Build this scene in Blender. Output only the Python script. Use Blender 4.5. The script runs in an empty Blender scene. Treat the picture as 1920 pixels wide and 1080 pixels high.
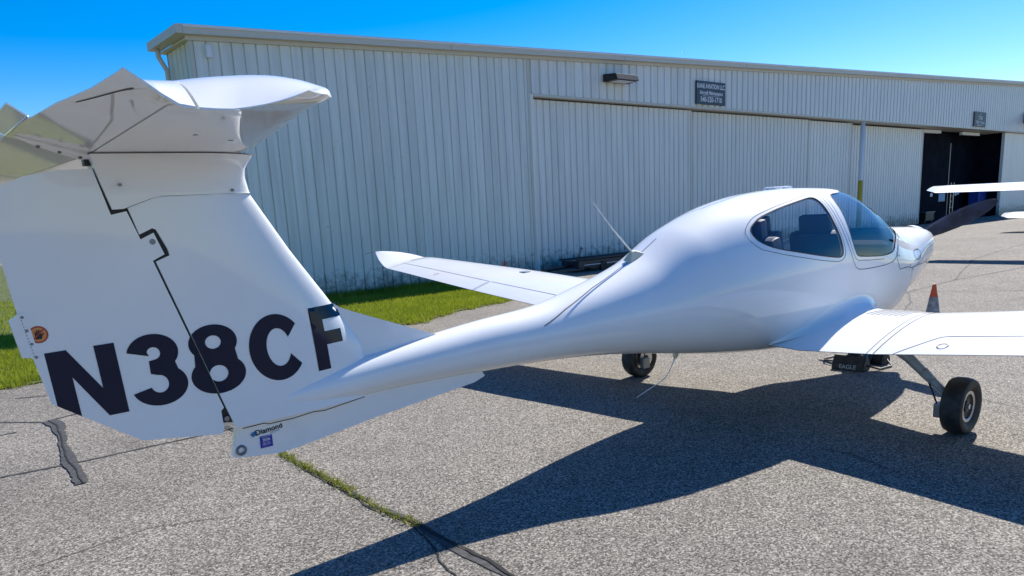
import bpy, bmesh, math, random
import numpy as np
from mathutils import Vector, Matrix
from mathutils.geometry import delaunay_2d_cdt
random.seed(7); rng = np.random.default_rng(7)
sc = bpy.context.scene
COL = sc.collection
R = math.radians
# ------------------------------------------------------------------ camera
# world frame: origin on the apron between the main wheels, x to the nose, y to the left wing, z up (metres)
cam = bpy.data.cameras.new('camera'); cam.sensor_width = 36; cam.lens = 26.468
cam.shift_y = 0.0836; cam.clip_start = 0.05; cam.clip_end = 4000
co = bpy.data.objects.new('camera', cam); COL.objects.link(co)
FW = Vector((.61007, .76364, -.21138)); UP = Vector((.17271, .1322, .97606)); RT = Vector((.7733, -.63197, -.05124))
M = Matrix((RT, UP, -FW)).transposed().to_4x4(); M.translation = Vector((-5.4716, -3.4370, 1.6497))
co.matrix_world = M; sc.camera = co
# ------------------------------------------------------------------ sky and sun
SUN = Vector((1.1, .30, 1.0)).normalized()
EL = math.asin(SUN.z); AZ = math.atan2(SUN.x, SUN.y)
w = bpy.data.worlds.new('World'); sc.world = w; w.use_nodes = True
nt = w.node_tree; nt.nodes.clear()
o_ = nt.nodes.new('ShaderNodeOutputWorld'); bg = nt.nodes.new('ShaderNodeBackground'); sk = nt.nodes.new('ShaderNodeTexSky')
sk.sky_type = 'NISHITA'; sk.sun_disc = False; sk.sun_elevation = EL; sk.sun_rotation = AZ
sk.air_density = 1.0; sk.dust_density = 0.3; sk.ozone_density = 3.0; sk.altitude = 300
bg.inputs['Strength'].default_value = 0.085
hs = nt.nodes.new('ShaderNodeHueSaturation'); hs.inputs['Saturation'].default_value = 1.66; hs.inputs['Value'].default_value = 1.0; hs.inputs['Hue'].default_value = .511
nt.links.new(sk.outputs[0], hs.inputs['Color']); nt.links.new(hs.outputs[0], bg.inputs[0]); nt.links.new(bg.outputs[0], o_.inputs[0])
sl = bpy.data.lights.new('sun', 'SUN'); sl.energy = 4.0; sl.angle = R(.53); sl.color = (1, .95, .87)
so = bpy.data.objects.new('sun', sl); COL.objects.link(so); so.rotation_euler = SUN.to_track_quat('Z', 'Y').to_euler(); so.location = (20, 5, 20)
sc.view_settings.view_transform = 'Standard'; sc.view_settings.look = 'None'; sc.view_settings.gamma = 1
sc.view_settings.exposure = 0.95; sc.view_settings.use_curve_mapping = False
sc.render.engine = 'CYCLES'
# ------------------------------------------------------------------ materials
def new_mat(name):
    m = bpy.data.materials.new(name); m.use_nodes = True
    n = m.node_tree.nodes; b = n['Principled BSDF']; return m, m.node_tree, b
def N(t, typ, **kw):
    n = t.nodes.new(typ)
    for k, v in kw.items():
        if k in n.inputs.keys(): n.inputs[k].default_value = v
        else: setattr(n, k, v)
    return n
def plain(name, col, rough=.5, metal=0, coat=0, spec=.5):
    m, t, b = new_mat(name)
    b.inputs['Base Color'].default_value = (*col, 1); b.inputs['Roughness'].default_value = rough
    b.inputs['Metallic'].default_value = metal; b.inputs['Coat Weight'].default_value = coat
    b.inputs['Coat Roughness'].default_value = .03; b.inputs['Specular IOR Level'].default_value = spec
    return m
def ramp(t, stops):
    r = t.nodes.new('ShaderNodeValToRGB'); e = r.color_ramp.elements
    while len(e) < len(stops): e.new(.5)
    for el, (p, c) in zip(e, stops): el.position = p; el.color = (*c, 1) if len(c) == 3 else c
    return r
def gelcoat(name, col=(.86, .86, .85)):
    m, t, b = new_mat(name); L = t.links.new
    tc = N(t, 'ShaderNodeTexCoord'); n1 = N(t, 'ShaderNodeTexNoise', Scale=2.2, Detail=6.0)
    n2 = N(t, 'ShaderNodeTexNoise', Scale=60.0, Detail=4.0)
    L(tc.outputs['Object'], n1.inputs['Vector']); L(tc.outputs['Object'], n2.inputs['Vector'])
    r1 = ramp(t, [(.35, tuple(c*.965 for c in col)), (.6, col)]); L(n1.outputs['Fac'], r1.inputs[0])
    L(r1.outputs[0], b.inputs['Base Color'])
    rr = ramp(t, [(.3, (.018,)*3), (.75, (.05,)*3)]); L(n2.outputs['Fac'], rr.inputs[0]); L(rr.outputs[0], b.inputs['Coat Roughness'])
    b.inputs['Roughness'].default_value = .6; b.inputs['Specular IOR Level'].default_value = .15
    b.inputs['Coat Weight'].default_value = .9; b.inputs['Coat IOR'].default_value = 1.5
    return m
WHITE = gelcoat('white_gelcoat')
LETTER = plain('navy_vinyl', (.002, .010, .034), .08, spec=.3)
SEAM = plain('dark_seam', (.05, .05, .055), .8)
BLACK = plain('black_plastic', (.012, .012, .013), .5)
RUBBER = None
def rubber():
    m, t, b = new_mat('tyre_rubber'); L = t.links.new
    tc = N(t, 'ShaderNodeTexCoord'); n = N(t, 'ShaderNodeTexNoise', Scale=14.0, Detail=8.0); L(tc.outputs['Object'], n.inputs['Vector'])
    r = ramp(t, [(.4, (.012, .012, .013)), (.75, (.05, .047, .043))]); L(n.outputs['Fac'], r.inputs[0]); L(r.outputs[0], b.inputs['Base Color'])
    b.inputs['Roughness'].default_value = .62
    bp = N(t, 'ShaderNodeBump', Strength=.2, Distance=.004); L(n.outputs['Fac'], bp.inputs['Height']); L(bp.outputs[0], b.inputs['Normal'])
    return m
RUBBER = rubber()
ALU = plain('bare_aluminium', (.62, .62, .62), .32, 1)
GREYP = plain('grey_paint', (.30, .32, .34), .4, coat=.3)
RIMD = plain('rim_dark', (.10, .10, .105), .45, .6)
STEEL = plain('dull_steel', (.25, .25, .26), .45, .9)
INT = plain('cabin_lining', (.50, .52, .54), .8)
LEATHER = plain('blue_grey_leather', (.06, .085, .14), .6)
PANELB = plain('instrument_black', (.010, .010, .011), .95, spec=.05)
def glass_mat():
    m, t, b = new_mat('canopy_acrylic'); t.nodes.remove(b); L = t.links.new
    out = [n for n in t.nodes if n.type == 'OUTPUT_MATERIAL'][0]
    tr = N(t, 'ShaderNodeBsdfTransparent'); tr.inputs[0].default_value = (.95, .975, .98, 1)
    gl = N(t, 'ShaderNodeBsdfGlossy'); gl.inputs['Roughness'].default_value = .015
    fr = N(t, 'ShaderNodeFresnel'); ge = N(t, 'ShaderNodeNewGeometry'); io = N(t, 'ShaderNodeMath', operation='MULTIPLY_ADD'); L(ge.outputs['Backfacing'], io.inputs[0]); io.inputs[1].default_value = -.9583; io.inputs[2].default_value = 1.6; L(io.outputs[0], fr.inputs['IOR']); mx = N(t, 'ShaderNodeMixShader')
    L(fr.outputs[0], mx.inputs[0]); L(tr.outputs[0], mx.inputs[1]); L(gl.outputs[0], mx.inputs[2]); L(mx.outputs[0], out.inputs[0])
    return m
GLASS = glass_mat()
def apron_mat():
    m, t, b = new_mat('exposed_aggregate_asphalt'); L = t.links.new
    tc = N(t, 'ShaderNodeTexCoord'); P = tc.outputs['Object']
    v = N(t, 'ShaderNodeTexVoronoi', Scale=115.0); L(P, v.inputs['Vector'])
    n0 = N(t, 'ShaderNodeTexNoise', Scale=95.0, Detail=4.0, Roughness=.7); L(P, n0.inputs['Vector'])
    n1 = N(t, 'ShaderNodeTexNoise', Scale=.45, Detail=6.0, Roughness=.6); L(P, n1.inputs['Vector'])
    n2 = N(t, 'ShaderNodeTexNoise', Scale=3.0, Detail=5.0); L(P, n2.inputs['Vector'])
    sep = N(t, 'ShaderNodeSeparateColor'); L(v.outputs['Color'], sep.inputs[0])
    r = ramp(t, [(.08, (.055, .05, .045)), (.3, (.17, .155, .135)), (.58, (.31, .285, .25)), (.8, (.50, .465, .41)), (.97, (.74, .70, .63))])
    ad = N(t, 'ShaderNodeMath', operation='MULTIPLY_ADD'); L(n0.outputs['Fac'], ad.inputs[0]); ad.inputs[1].default_value = .8; 
    sc1 = N(t, 'ShaderNodeMath', operation='MULTIPLY_ADD'); L(sep.outputs[0], sc1.inputs[0]); sc1.inputs[1].default_value = .85; sc1.inputs[2].default_value = -.34
    L(sc1.outputs[0], ad.inputs[2]); L(ad.outputs[0], r.inputs[0])
    r1 = ramp(t, [(.3, (.57, .555, .525)), (.7, (.77, .75, .715))]); L(n1.outputs['Fac'], r1.inputs[0])
    r2 = ramp(t, [(.3, (.92, .92, .92)), (.7, (1.05, 1.05, 1.05))]); L(n2.outputs['Fac'], r2.inputs[0])
    mu = N(t, 'ShaderNodeMix', data_type='RGBA', blend_type='MULTIPLY'); mu.inputs[0].default_value = 1
    L(r.outputs[0], mu.inputs[6]); L(r1.outputs[0], mu.inputs[7])
    n5 = N(t, 'ShaderNodeTexNoise', Scale=1.1, Detail=3.0, Distortion=.6); L(P, n5.inputs['Vector']); r5 = ramp(t, [(.60, (1, 1, 1)), (.74, (.80, .79, .78))]); L(n5.outputs['Fac'], r5.inputs[0])
    mo = N(t, 'ShaderNodeMix', data_type='RGBA', blend_type='MULTIPLY'); mo.inputs[0].default_value = 1; L(mu.outputs[2], mo.inputs[6]); L(r5.outputs[0], mo.inputs[7]); mu = mo
    mv = N(t, 'ShaderNodeMix', data_type='RGBA', blend_type='MULTIPLY'); mv.inputs[0].default_value = 1
    L(mu.outputs[2], mv.inputs[6]); L(r2.outputs[0], mv.inputs[7]); L(mv.outputs[2], b.inputs['Base Color'])
    b.inputs['Roughness'].default_value = .9
    bp = N(t, 'ShaderNodeBump', Strength=.8, Distance=.006); L(ad.outputs[0], bp.inputs['Height']); L(bp.outputs[0], b.inputs['Normal'])
    return m
APRON = apron_mat()
def noisy(name, c1, c2, scale, rough=.8, bump=.2, dist=.01, metal=0, detail=5.0):
    m, t, b = new_mat(name); L = t.links.new
    tc = N(t, 'ShaderNodeTexCoord'); n = N(t, 'ShaderNodeTexNoise', Scale=scale, Detail=detail); L(tc.outputs['Object'], n.inputs['Vector'])
    r = ramp(t, [(.35, c1), (.68, c2)]); L(n.outputs['Fac'], r.inputs[0]); L(r.outputs[0], b.inputs['Base Color'])
    b.inputs['Roughness'].default_value = rough; b.inputs['Metallic'].default_value = metal
    bp = N(t, 'ShaderNodeBump', Strength=bump, Distance=dist); L(n.outputs['Fac'], bp.inputs['Height']); L(bp.outputs[0], b.inputs['Normal'])
    return m
SOIL = noisy('turf_soil', (.05, .06, .012), (.10, .13, .02), 6, .95, .5, .02)
TAR = noisy('tar_filler', (.03, .03, .03), (.075, .073, .07), 24, .85, .4, .006)
CRACK = plain('crack_dark', (.018, .017, .016), .95)
def grass_mat(name, a, bcol):
    m, t, b = new_mat(name); L = t.links.new
    g = N(t, 'ShaderNodeNewGeometry'); tc = N(t, 'ShaderNodeTexCoord'); n = N(t, 'ShaderNodeTexNoise', Scale=1.3, Detail=5.0); L(tc.outputs['Object'], n.inputs['Vector'])
    ad = N(t, 'ShaderNodeMath', operation='MULTIPLY_ADD'); L(g.outputs['Random Per Island'], ad.inputs[0]); ad.inputs[1].default_value = .6
    sb = N(t, 'ShaderNodeMath', operation='SUBTRACT'); L(n.outputs['Fac'], sb.inputs[0]); sb.inputs[1].default_value = .3; L(sb.outputs[0], ad.inputs[2])
    n3 = N(t, 'ShaderNodeTexNoise', Scale=.9, Detail=4.0); L(tc.outputs['Object'], n3.inputs['Vector'])
    r = ramp(t, [(0, a), (.80, bcol), (1, (bcol[0]*1.35, bcol[1]*1.02, bcol[2]*3))]); L(ad.outputs[0], r.inputs[0]); L(r.outputs[0], b.inputs['Base Color'])
    b.inputs['Roughness'].default_value = .6
    b.inputs['Subsurface Weight'].default_value = 0
    out = [q for q in t.nodes if q.type == 'OUTPUT_MATERIAL'][0]
    tl = N(t, 'ShaderNodeBsdfTranslucent'); L(r.outputs[0], tl.inputs[0]); mx = N(t, 'ShaderNodeMixShader'); mx.inputs[0].default_value = .45
    L(b.outputs[0], mx.inputs[1]); L(tl.outputs[0], mx.inputs[2]); L(mx.outputs[0], out.inputs[0])
    return m
GRASS = grass_mat('grass_blades', (.10, .17, .008), (.36, .40, .025))
WEED = grass_mat('weed_blades', (.10, .14, .01), (.30, .30, .03))
def siding(name, col, dirt=True, streak=.85):
    m, t, b = new_mat(name); L = t.links.new
    tc = N(t, 'ShaderNodeTexCoord'); mp = N(t, 'ShaderNodeMapping'); mp.inputs['Scale'].default_value = (9, 9, .5)
    g = N(t, 'ShaderNodeNewGeometry')
    L(g.outputs['Position'], mp.inputs['Vector']); n = N(t, 'ShaderNodeTexNoise', Scale=1.0, Detail=6.0); L(mp.outputs[0], n.inputs['Vector'])
    r = ramp(t, [(.3, tuple(c*streak for c in col)), (.65, col)]); L(n.outputs['Fac'], r.inputs[0])
    oi = N(t, 'ShaderNodeObjectInfo'); hv = N(t, 'ShaderNodeHueSaturation'); mr0 = N(t, 'ShaderNodeMapRange'); mr0.inputs[3].default_value = .94; mr0.inputs[4].default_value = 1.05
    L(oi.outputs['Random'], mr0.inputs[0]); L(mr0.outputs[0], hv.inputs['Value']); L(r.outputs[0], hv.inputs['Color'])
    last = hv.outputs[0]
    if dirt:
        sx = N(t, 'ShaderNodeSeparateXYZ'); L(g.outputs['Position'], sx.inputs[0])
        mr = N(t, 'ShaderNodeMapRange'); mr.inputs[1].default_value = 0; mr.inputs[2].default_value = .75; mr.inputs[3].default_value = .5; mr.inputs[4].default_value = 0
        L(sx.outputs[2], mr.inputs[0])
        n2 = N(t, 'ShaderNodeTexNoise', Scale=7.0, Detail=8.0, Roughness=.7); L(g.outputs['Position'], n2.inputs['Vector'])
        mm = N(t, 'ShaderNodeMath', operation='ADD'); L(mr.outputs[0], mm.inputs[0]); 
        s2 = N(t, 'ShaderNodeMath', operation='SUBTRACT'); L(n2.outputs['Fac'], s2.inputs[0]); s2.inputs[1].default_value = .1; L(s2.outputs[0], mm.inputs[1])
        r2 = ramp(t, [(.52, (0, 0, 0)), (.86, (1, 1, 1))]); L(mm.outputs[0], r2.inputs[0])
        mx = N(t, 'ShaderNodeMix', data_type='RGBA'); L(r2.outputs[0], mx.inputs[0]); L(last, mx.inputs[6]); mx.inputs[7].default_value = (.13, .18, .17, 1)
        last = mx.outputs[2]
    L(last, b.inputs['Base Color']); b.inputs['Roughness'].default_value = .42
    return m
WALLM = siding('wall_siding', (.74, .755, .69))
FASCM = siding('fascia_siding', (.78, .78, .73), False)
DOORM = siding('door_siding', (.80, .79, .73))
ENDWARM = siding('warm_bounce_siding', (.72, .68, .55), False)  # end wall siding; warm bounce from ground and grass is put into its colour
TRIM = plain('beige_trim', (.60, .57, .48), .5)
ROOFM = plain('roof_sheet', (.35, .36, .36), .5, .3)
BAYSHADE = noisy('bay_shade_black', (.003, .005, .010), (.008, .011, .022), 1.5, .8, .1)  # near-black colour carries the deep shade of the unlit bay
BAYSHADE.node_tree.nodes['Principled BSDF'].inputs['Specular IOR Level'].default_value = .05
SIGNM = plain('sign_slate', (.03, .055, .075), .5)
INK = plain('white_ink', (.75, .77, .78), .6)
YEL = plain('yellow_paint', (.60, .42, .03), .6)
ORANGE = noisy('cone_orange', (.80, .07, .012), (.98, .16, .02), 9, .5, .05)
CONEW = noisy('cone_band_dirty', (.20, .16, .14), (.50, .46, .43), 14, .6, .1)
PALEW = plain('pale_paint', (.78, .78, .77), .45)
# ------------------------------------------------------------------ helpers
def link(o, parent=None, kind=None):
    COL.objects.link(o)
    if parent is not None: o.parent = parent
    if kind: o['kind'] = kind
    return o
def mesh_obj(name, V, F, mat, parent=None, smooth=False, kind=None, mats=None, midx=None):
    me = bpy.data.meshes.new(name)
    me.from_pydata([tuple(map(float, v)) for v in V], [], [tuple(int(i) for i in f) for f in F])
    if mats:
        for q in mats: me.materials.append(q)
        if midx is not None: me.polygons.foreach_set('material_index', midx)
    else: me.materials.append(mat)
    if smooth: me.polygons.foreach_set('use_smooth', [True]*len(me.polygons))
    me.validate(); me.update()
    return link(bpy.data.objects.new(name, me), parent, kind)
def bm_obj(name, bm, mat, parent=None, smooth=False, kind=None, bev=0):
    bmesh.ops.recalc_face_normals(bm, faces=bm.faces)
    if bev: 
        bmesh.ops.bevel(bm, geom=[e for e in bm.edges if e.is_manifold and e.calc_face_angle(0) > .6], offset=bev, segments=2, affect='EDGES', profile=.6)
    me = bpy.data.meshes.new(name); bm.to_mesh(me); bm.free(); me.materials.append(mat)
    if smooth:
        me.polygons.foreach_set('use_smooth', [True]*len(me.polygons))
        try: me.set_sharp_from_angle(angle=R(35))
        except Exception: pass
    return link(bpy.data.objects.new(name, me), parent, kind)
def thing(name, loc, label, cat, group=None):
    o = bpy.data.objects.new(name, None); COL.objects.link(o); o.location = loc; o.empty_display_size = .2
    o['label'] = label; o['category'] = cat
    if group: o['group'] = group
    return o
def tag(o, label, cat, group=None):
    o['label'] = label; o['category'] = cat
    if group: o['group'] = group
    return o
def box(bm, c, s, rot=None):
    g = bmesh.ops.create_cube(bm, size=1)
    m = Matrix.Translation(c) @ ((rot.to_4x4()) if rot is not None else Matrix.Identity(4)) @ Matrix.Diagonal((*s, 1))
    bmesh.ops.transform(bm, matrix=m, verts=g['verts']); return g['verts']
def boxo(name, lo, hi, mat, parent=None, bev=0, kind=None):
    bm = bmesh.new(); lo = Vector(lo); hi = Vector(hi); box(bm, (lo+hi)/2, hi-lo); return bm_obj(name, bm, mat, parent, bev=bev, kind=kind)
def tube_geo(pts, rad, n=10, cap=True):
    pts = [Vector(p) for p in pts]; rad = rad if hasattr(rad, '__len__') else [rad]*len(pts)
    V = []; F = []; ref = None
    for i, p in enumerate(pts):
        d = (pts[min(i+1, len(pts)-1)]-pts[max(i-1, 0)]).normalized()
        if ref is None: ref = d.orthogonal().normalized()
        ref = (ref-d*ref.dot(d)).normalized(); b = d.cross(ref)
        for k in range(n):
            a = 2*math.pi*k/n; V.append(p+(ref*math.cos(a)+b*math.sin(a))*rad[i])
    for i in range(len(pts)-1):
        for k in range(n): F.append((i*n+k, i*n+(k+1) % n, (i+1)*n+(k+1) % n, (i+1)*n+k))
    if cap: F.append(tuple(range(n))[::-1]); F.append(tuple((len(pts)-1)*n+k for k in range(n)))
    return V, F
def tube(name, pts, rad, mat, parent=None, n=10, kind=None): return mesh_obj(name, *tube_geo(pts, rad, n), mat, parent, True, kind)
def lathe_geo(prof, axis, origin, n=40):
    axis = Vector(axis).normalized(); u = axis.orthogonal().normalized(); v = axis.cross(u); V = []; F = []
    for (a, r) in prof:
        for k in range(n):
            t = 2*math.pi*k/n; V.append(Vector(origin)+axis*a+(u*math.cos(t)+v*math.sin(t))*r)
    for i in range(len(prof)-1):
        for k in range(n): F.append((i*n+k, i*n+(k+1) % n, (i+1)*n+(k+1) % n, (i+1)*n+k))
    return V, F
def lathe(name, prof, axis, origin, mat, parent=None, n=40, kind=None):
    V, F = lathe_geo(prof, axis, origin, n); o = mesh_obj(name, V, F, mat, parent, True, kind)
    try: o.data.set_sharp_from_angle(angle=R(38))
    except Exception: pass
    return o
def pip(px, py, poly):
    poly = np.asarray(poly, float); x = poly[:, 0]; y = poly[:, 1]; x2 = np.roll(x, -1); y2 = np.roll(y, -1)
    px = np.asarray(px)[:, None]; py = np.asarray(py)[:, None]
    c = ((y > py) != (y2 > py)) & (px < (x2-x)*(py-y)/np.where(y2 == y, 1e-12, y2-y)+x)
    return c.sum(1) % 2 == 1
def resample(poly, step, closed=True):
    P = [np.array(p, float) for p in poly]; out = []
    for i in range(len(P) if closed else len(P)-1):
        a = P[i]; b = P[(i+1) % len(P)]; n = max(1, int(np.ceil(np.linalg.norm(b-a)/step)))
        for k in range(n): out.append(a+(b-a)*k/n)
    if not closed: out.append(P[-1])
    return np.array(out)
def smooth_closed(poly, it=2):
    P = np.array(poly, float)
    for _ in range(it):
        Q = np.roll(P, -1, 0); P = np.stack([.75*P+.25*Q, .25*P+.75*Q], 1).reshape(-1, 2)
    return P
def smooth_open(poly, it=2):
    P = np.array(poly, float)
    for _ in range(it):
        Q = np.stack([.75*P[:-1]+.25*P[1:], .25*P[:-1]+.75*P[1:]], 1).reshape(-1, 2); P = np.vstack([P[:1], Q, P[-1:]])
    return P
def cdt_fill(outer, grid, step, holes=()):
    """triangulate a polygon with interior grid points; returns verts (n,2), tris"""
    loops = [np.array(outer, float)]+[np.array(h, float) for h in holes]
    V = []; E = []
    for lp in loops:
        s = len(V); V += [tuple(p) for p in lp]; E += [(s+i, s+(i+1) % len(lp)) for i in range(len(lp))]
    g = np.array(grid, float).reshape(-1, 2)
    if len(g):
        ok = pip(g[:, 0], g[:, 1], loops[0])
        for h in loops[1:]: ok &= ~pip(g[:, 0], g[:, 1], h)
        B = np.vstack(loops); d = np.full(len(g), 9.)
        for b in B: d = np.minimum(d, np.hypot(g[:, 0]-b[0], g[:, 1]-b[1]))
        V += [tuple(p) for p in g[ok & (d > step*.45)]]
    r = delaunay_2d_cdt([Vector(v) for v in V], E, [], 0, 1e-6)
    P = np.array([tuple(v) for v in r[0]]); T = np.array([f for f in r[2] if len(f) == 3])
    c = P[T].mean(1); ok = pip(c[:, 0], c[:, 1], loops[0])
    for h in loops[1:]: ok &= ~pip(c[:, 0], c[:, 1], h)
    return P, T[ok]
def boundary(T):
    e = {}
    for t in T:
        for k in range(3):
            a, b = int(t[k]), int(t[(k+1) % 3])
            if (b, a) in e: del e[(b, a)]
            else: e[(a, b)] = 1
    return list(e)
def gridpts(poly, step):
    p = np.array(poly); lo = p.min(0); hi = p.max(0)
    X, Y = np.meshgrid(np.arange(lo[0]+step/2, hi[0], step), np.arange(lo[1]+step/2, hi[1], step)); return np.stack([X.ravel(), Y.ravel()], 1)
def weld(o, d=1e-5):
    bm = bmesh.new(); bm.from_mesh(o.data); bmesh.ops.remove_doubles(bm, verts=bm.verts, dist=d); bmesh.ops.recalc_face_normals(bm, faces=bm.faces); bm.to_mesh(o.data); bm.free(); return o
def sharp(o, a=35):
    try: o.data.set_sharp_from_angle(angle=R(a))
    except Exception: pass
    return o
# ------------------------------------------------------------------ ground
apron = mesh_obj('apron', [(-900, -900, 0), (1500, -900, 0), (1500, 1500, 0), (-900, 1500, 0)], [(0, 1, 2, 3)], APRON, kind='structure')
WB = .02285                                    # bearing of the hangar wall
def wy(x): return 11.449+math.tan(WB)*x
gedge = [(-60, 6.75), (-30, 6.7), (-12, 6.68)]+[(x, 6.6+.06*math.sin(x*1.7)+.04*math.sin(x*4.3)) for x in np.arange(-9, .5, .35)]+[(.65, 6.52), (1.25, 6.85), (1.8, 7.18), (2.6, 7.34), (3.3, 7.5), (4.1, 7.95), (4.9, 8.6), (5.6, 9.4), (6.1, 10.2), (6.4, 10.9), (6.5, wy(6.5)+.02)]
gp = gedge+[(-.61, wy(-.61)+.02), (-.61, 60), (-60, 60)]
mesh_obj('lawn', [(x, y, .012) for x, y in gp], [tuple(range(len(gp)))], SOIL, kind='structure')
def blades(name, pts, h0, h1, wd, mat, lean=.6):
    n = len(pts); a = rng.uniform(0, 2*np.pi, n); h = rng.uniform(h0, h1, n); l = rng.uniform(0, lean, n)*h; la = rng.uniform(0, 2*np.pi, n)
    dx = np.cos(a)*wd*.5; dy = np.sin(a)*wd*.5; z0 = np.full(n, .01)
    V = np.empty((n, 3, 3)); V[:, 0] = np.stack([pts[:, 0]-dx, pts[:, 1]-dy, z0], 1); V[:, 1] = np.stack([pts[:, 0]+dx, pts[:, 1]+dy, z0], 1)
    V[:, 2] = np.stack([pts[:, 0]+np.cos(la)*l, pts[:, 1]+np.sin(la)*l, h], 1)
    me = bpy.data.meshes.new(name); me.vertices.add(3*n); me.vertices.foreach_set('co', V.ravel()); me.loops.add(3*n); me.loops.foreach_set('vertex_index', np.arange(3*n))
    me.polygons.add(n); me.polygons.foreach_set('loop_start', np.arange(0, 3*n, 3)); me.polygons.foreach_set('loop_total', np.full(n, 3)); me.update(); me.validate()
    me.materials.append(mat); return link(bpy.data.objects.new(name, me), None, 'stuff')
def scatter(n, x0, x1, y0, y1):
    p = np.stack([rng.uniform(x0, x1, n), rng.uniform(y0, y1, n)], 1); gq = np.array(gp); gq = gq+0
    # ragged edge
    q = p.copy(); q[:, 1] += .10*np.sin(p[:, 0]*9)+.07*np.sin(p[:, 0]*23+1)
    return p[pip(q[:, 0], q[:, 1], gq)]
gpts = np.vstack([scatter(190000, -6, 6.6, 6.4, 11.7), scatter(110000, -16, -.6, 6.4, 20), scatter(40000, -40, -1, 10, 45)])
blades('grass', gpts, .03, .085, .012, GRASS)
we = np.stack([rng.uniform(-.7, 6.4, 5200), np.zeros(5200)], 1); we[:, 1] = 11.449+math.tan(WB)*we[:, 0]-np.abs(rng.normal(0, .09, 5200))-.01
blades('tall_grass', we, .08, .20, .013, GRASS)
ee = np.array(gedge[3:-1]); ee = resample(ee, .008, False); ee = np.repeat(ee, 2, 0); ee = ee+rng.normal(0, 1, ee.shape)*np.array([.05, .09])
blades('edge_grass', ee, .015, .06, .011, WEED, 1.2)
# joints and cracks of the apron (thin sheets above it)
def strip(name, pts, wid, z, mat, jit=0):
    P = resample(pts, .06, False); V = []; F = []
    kern = np.ones(7)/7; nz = np.convolve(rng.normal(0, 1, len(P)+6), kern, 'valid')*2.2; nw = np.convolve(rng.uniform(-1, 1, len(P)+6), kern, 'valid')*2
    for i, p in enumerate(P):
        d = P[min(i+1, len(P)-1)]-P[max(i-1, 0)]; d /= np.linalg.norm(d); n = np.array([-d[1], d[0]])
        c = p+n*jit*(nz[i]+rng.normal(0, .18)) if jit else p
        ww = wid*max(.12, .5+.22*nw[i]+rng.uniform(-.05, .05) if jit else .5)
        V += [(*(c-n*ww), z), (*(c+n*ww), z)]
    for i in range(len(P)-1): F.append((2*i, 2*i+1, 2*i+3, 2*i+2))
    return mesh_obj(name, V, F, mat, kind='structure')
strip('pavement_joint', [(-14, 2.80), (-5.15, 2.79), (-4.66, 2.74), (-3.69, 2.735), (-3.53, 2.735)], .032, .004, TAR, .004)
strip('pavement_joint', [(-3.53, 6.6), (-3.52, 4.0), (-3.53, 2.7), (-3.51, 1.76)], .05, .004, TAR, .008)
strip('pavement_joint', [(-3.51, 1.76), (-3.535, .77), (-3.566, .3), (-3.515, -.03), (-3.52, -.45), (-3.51, -.86), (-3.53, -2.0), (-3.5, -9)], .045, .004, TAR, .012)
strip('pavement_crack', [(-3.51, 1.76), (-3.53, .77), (-3.56, .3), (-3.51, -.03), (-3.525, -.3), (-3.515, -.45), (-3.50, -.65), (-3.515, -.86), (-3.53, -2.0), (-3.5, -9)], .022, .008, CRACK, .009)
strip('pavement_crack', [(-3.52, -.05), (-3.566, -.267), (-3.6, -.4), (-3.66, -.52), (-3.69, -.645), (-3.70, -.9), (-3.76, -1.3)], .009, .004, CRACK, .006)
tp = [(-4.63, 4.36), (-4.60, 4.1), (-4.63, 3.85), (-4.64, 3.6), (-4.68, 3.3), (-4.705, 3.0), (-4.72, 2.75), (-4.715, 2.55), (-4.735, 2.35), (-4.74, 2.16)]
strip('tar_patch', tp, .092, .008, TAR, .011)
strip('pavement_crack', tp, .010, .012, CRACK, .006)
for pts, ww in (([(-1.2, -1.9), (-.9, -1.2), (-.95, -.4), (-.6, .3)], .006), ([(-2.6, 3.4), (-1.6, 3.1), (-.4, 3.3), (.8, 2.9)], .010), ([(-5.2, .9), (-4.6, 1.0), (-4.2, .8)], .006), ([(.4, -2.6), (.9, -1.9), (1.0, -1.2), (1.5, -.9)], .006), ([(2.0, 2.2), (3.6, 2.6), (5.0, 3.6), (7, 4.4)], .014), ([(-9, 5.35), (-5.0, 4.75), (-4.66, 4.36), (-4.2, 4.55), (-3.7, 4.5)], .03), ([(-9, 4.2), (-4.9, 4.15)], .025), ([(5.0, 1.9), (7.38, 2.11), (9.44, 2.17), (11.7, 1.96), (22, 2.0)], .03),
                ([(4.6, 1.0), (6.2, 1.55), (7.4, 2.1)], .025), ([(-4.73, 5.78), (-4.46, 5.67)], .02), ([(7.4, 2.1), (8.6, .2), (9.2, -2.5)], .02), ([(9.4, 2.17), (14, 3.5), (20, 4.2), (30, 4.4)], .03)):
    strip('pavement_crack', pts, ww, .004, TAR, .01)
wp = np.vstack([np.stack([-3.525+rng.normal(0, .02, 900)*(.5+np.abs(np.sin(np.arange(900)*.37))), np.concatenate([rng.uniform(.62, 1.74, 500), .62+1.12*rng.choice([.08,.2,.27,.45,.6,.66,.85,.95], 400)+rng.normal(0, .03, 400)])], 1), np.stack([-3.545+rng.normal(0, .016, 260), rng.uniform(.05, .62, 260)], 1), np.stack([-3.515+rng.normal(0, .02, 130), rng.uniform(-.12, .05, 130)], 1)])
blades('crack_weeds', wp, .012, .035, .008, WEED, 1.4)
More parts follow.
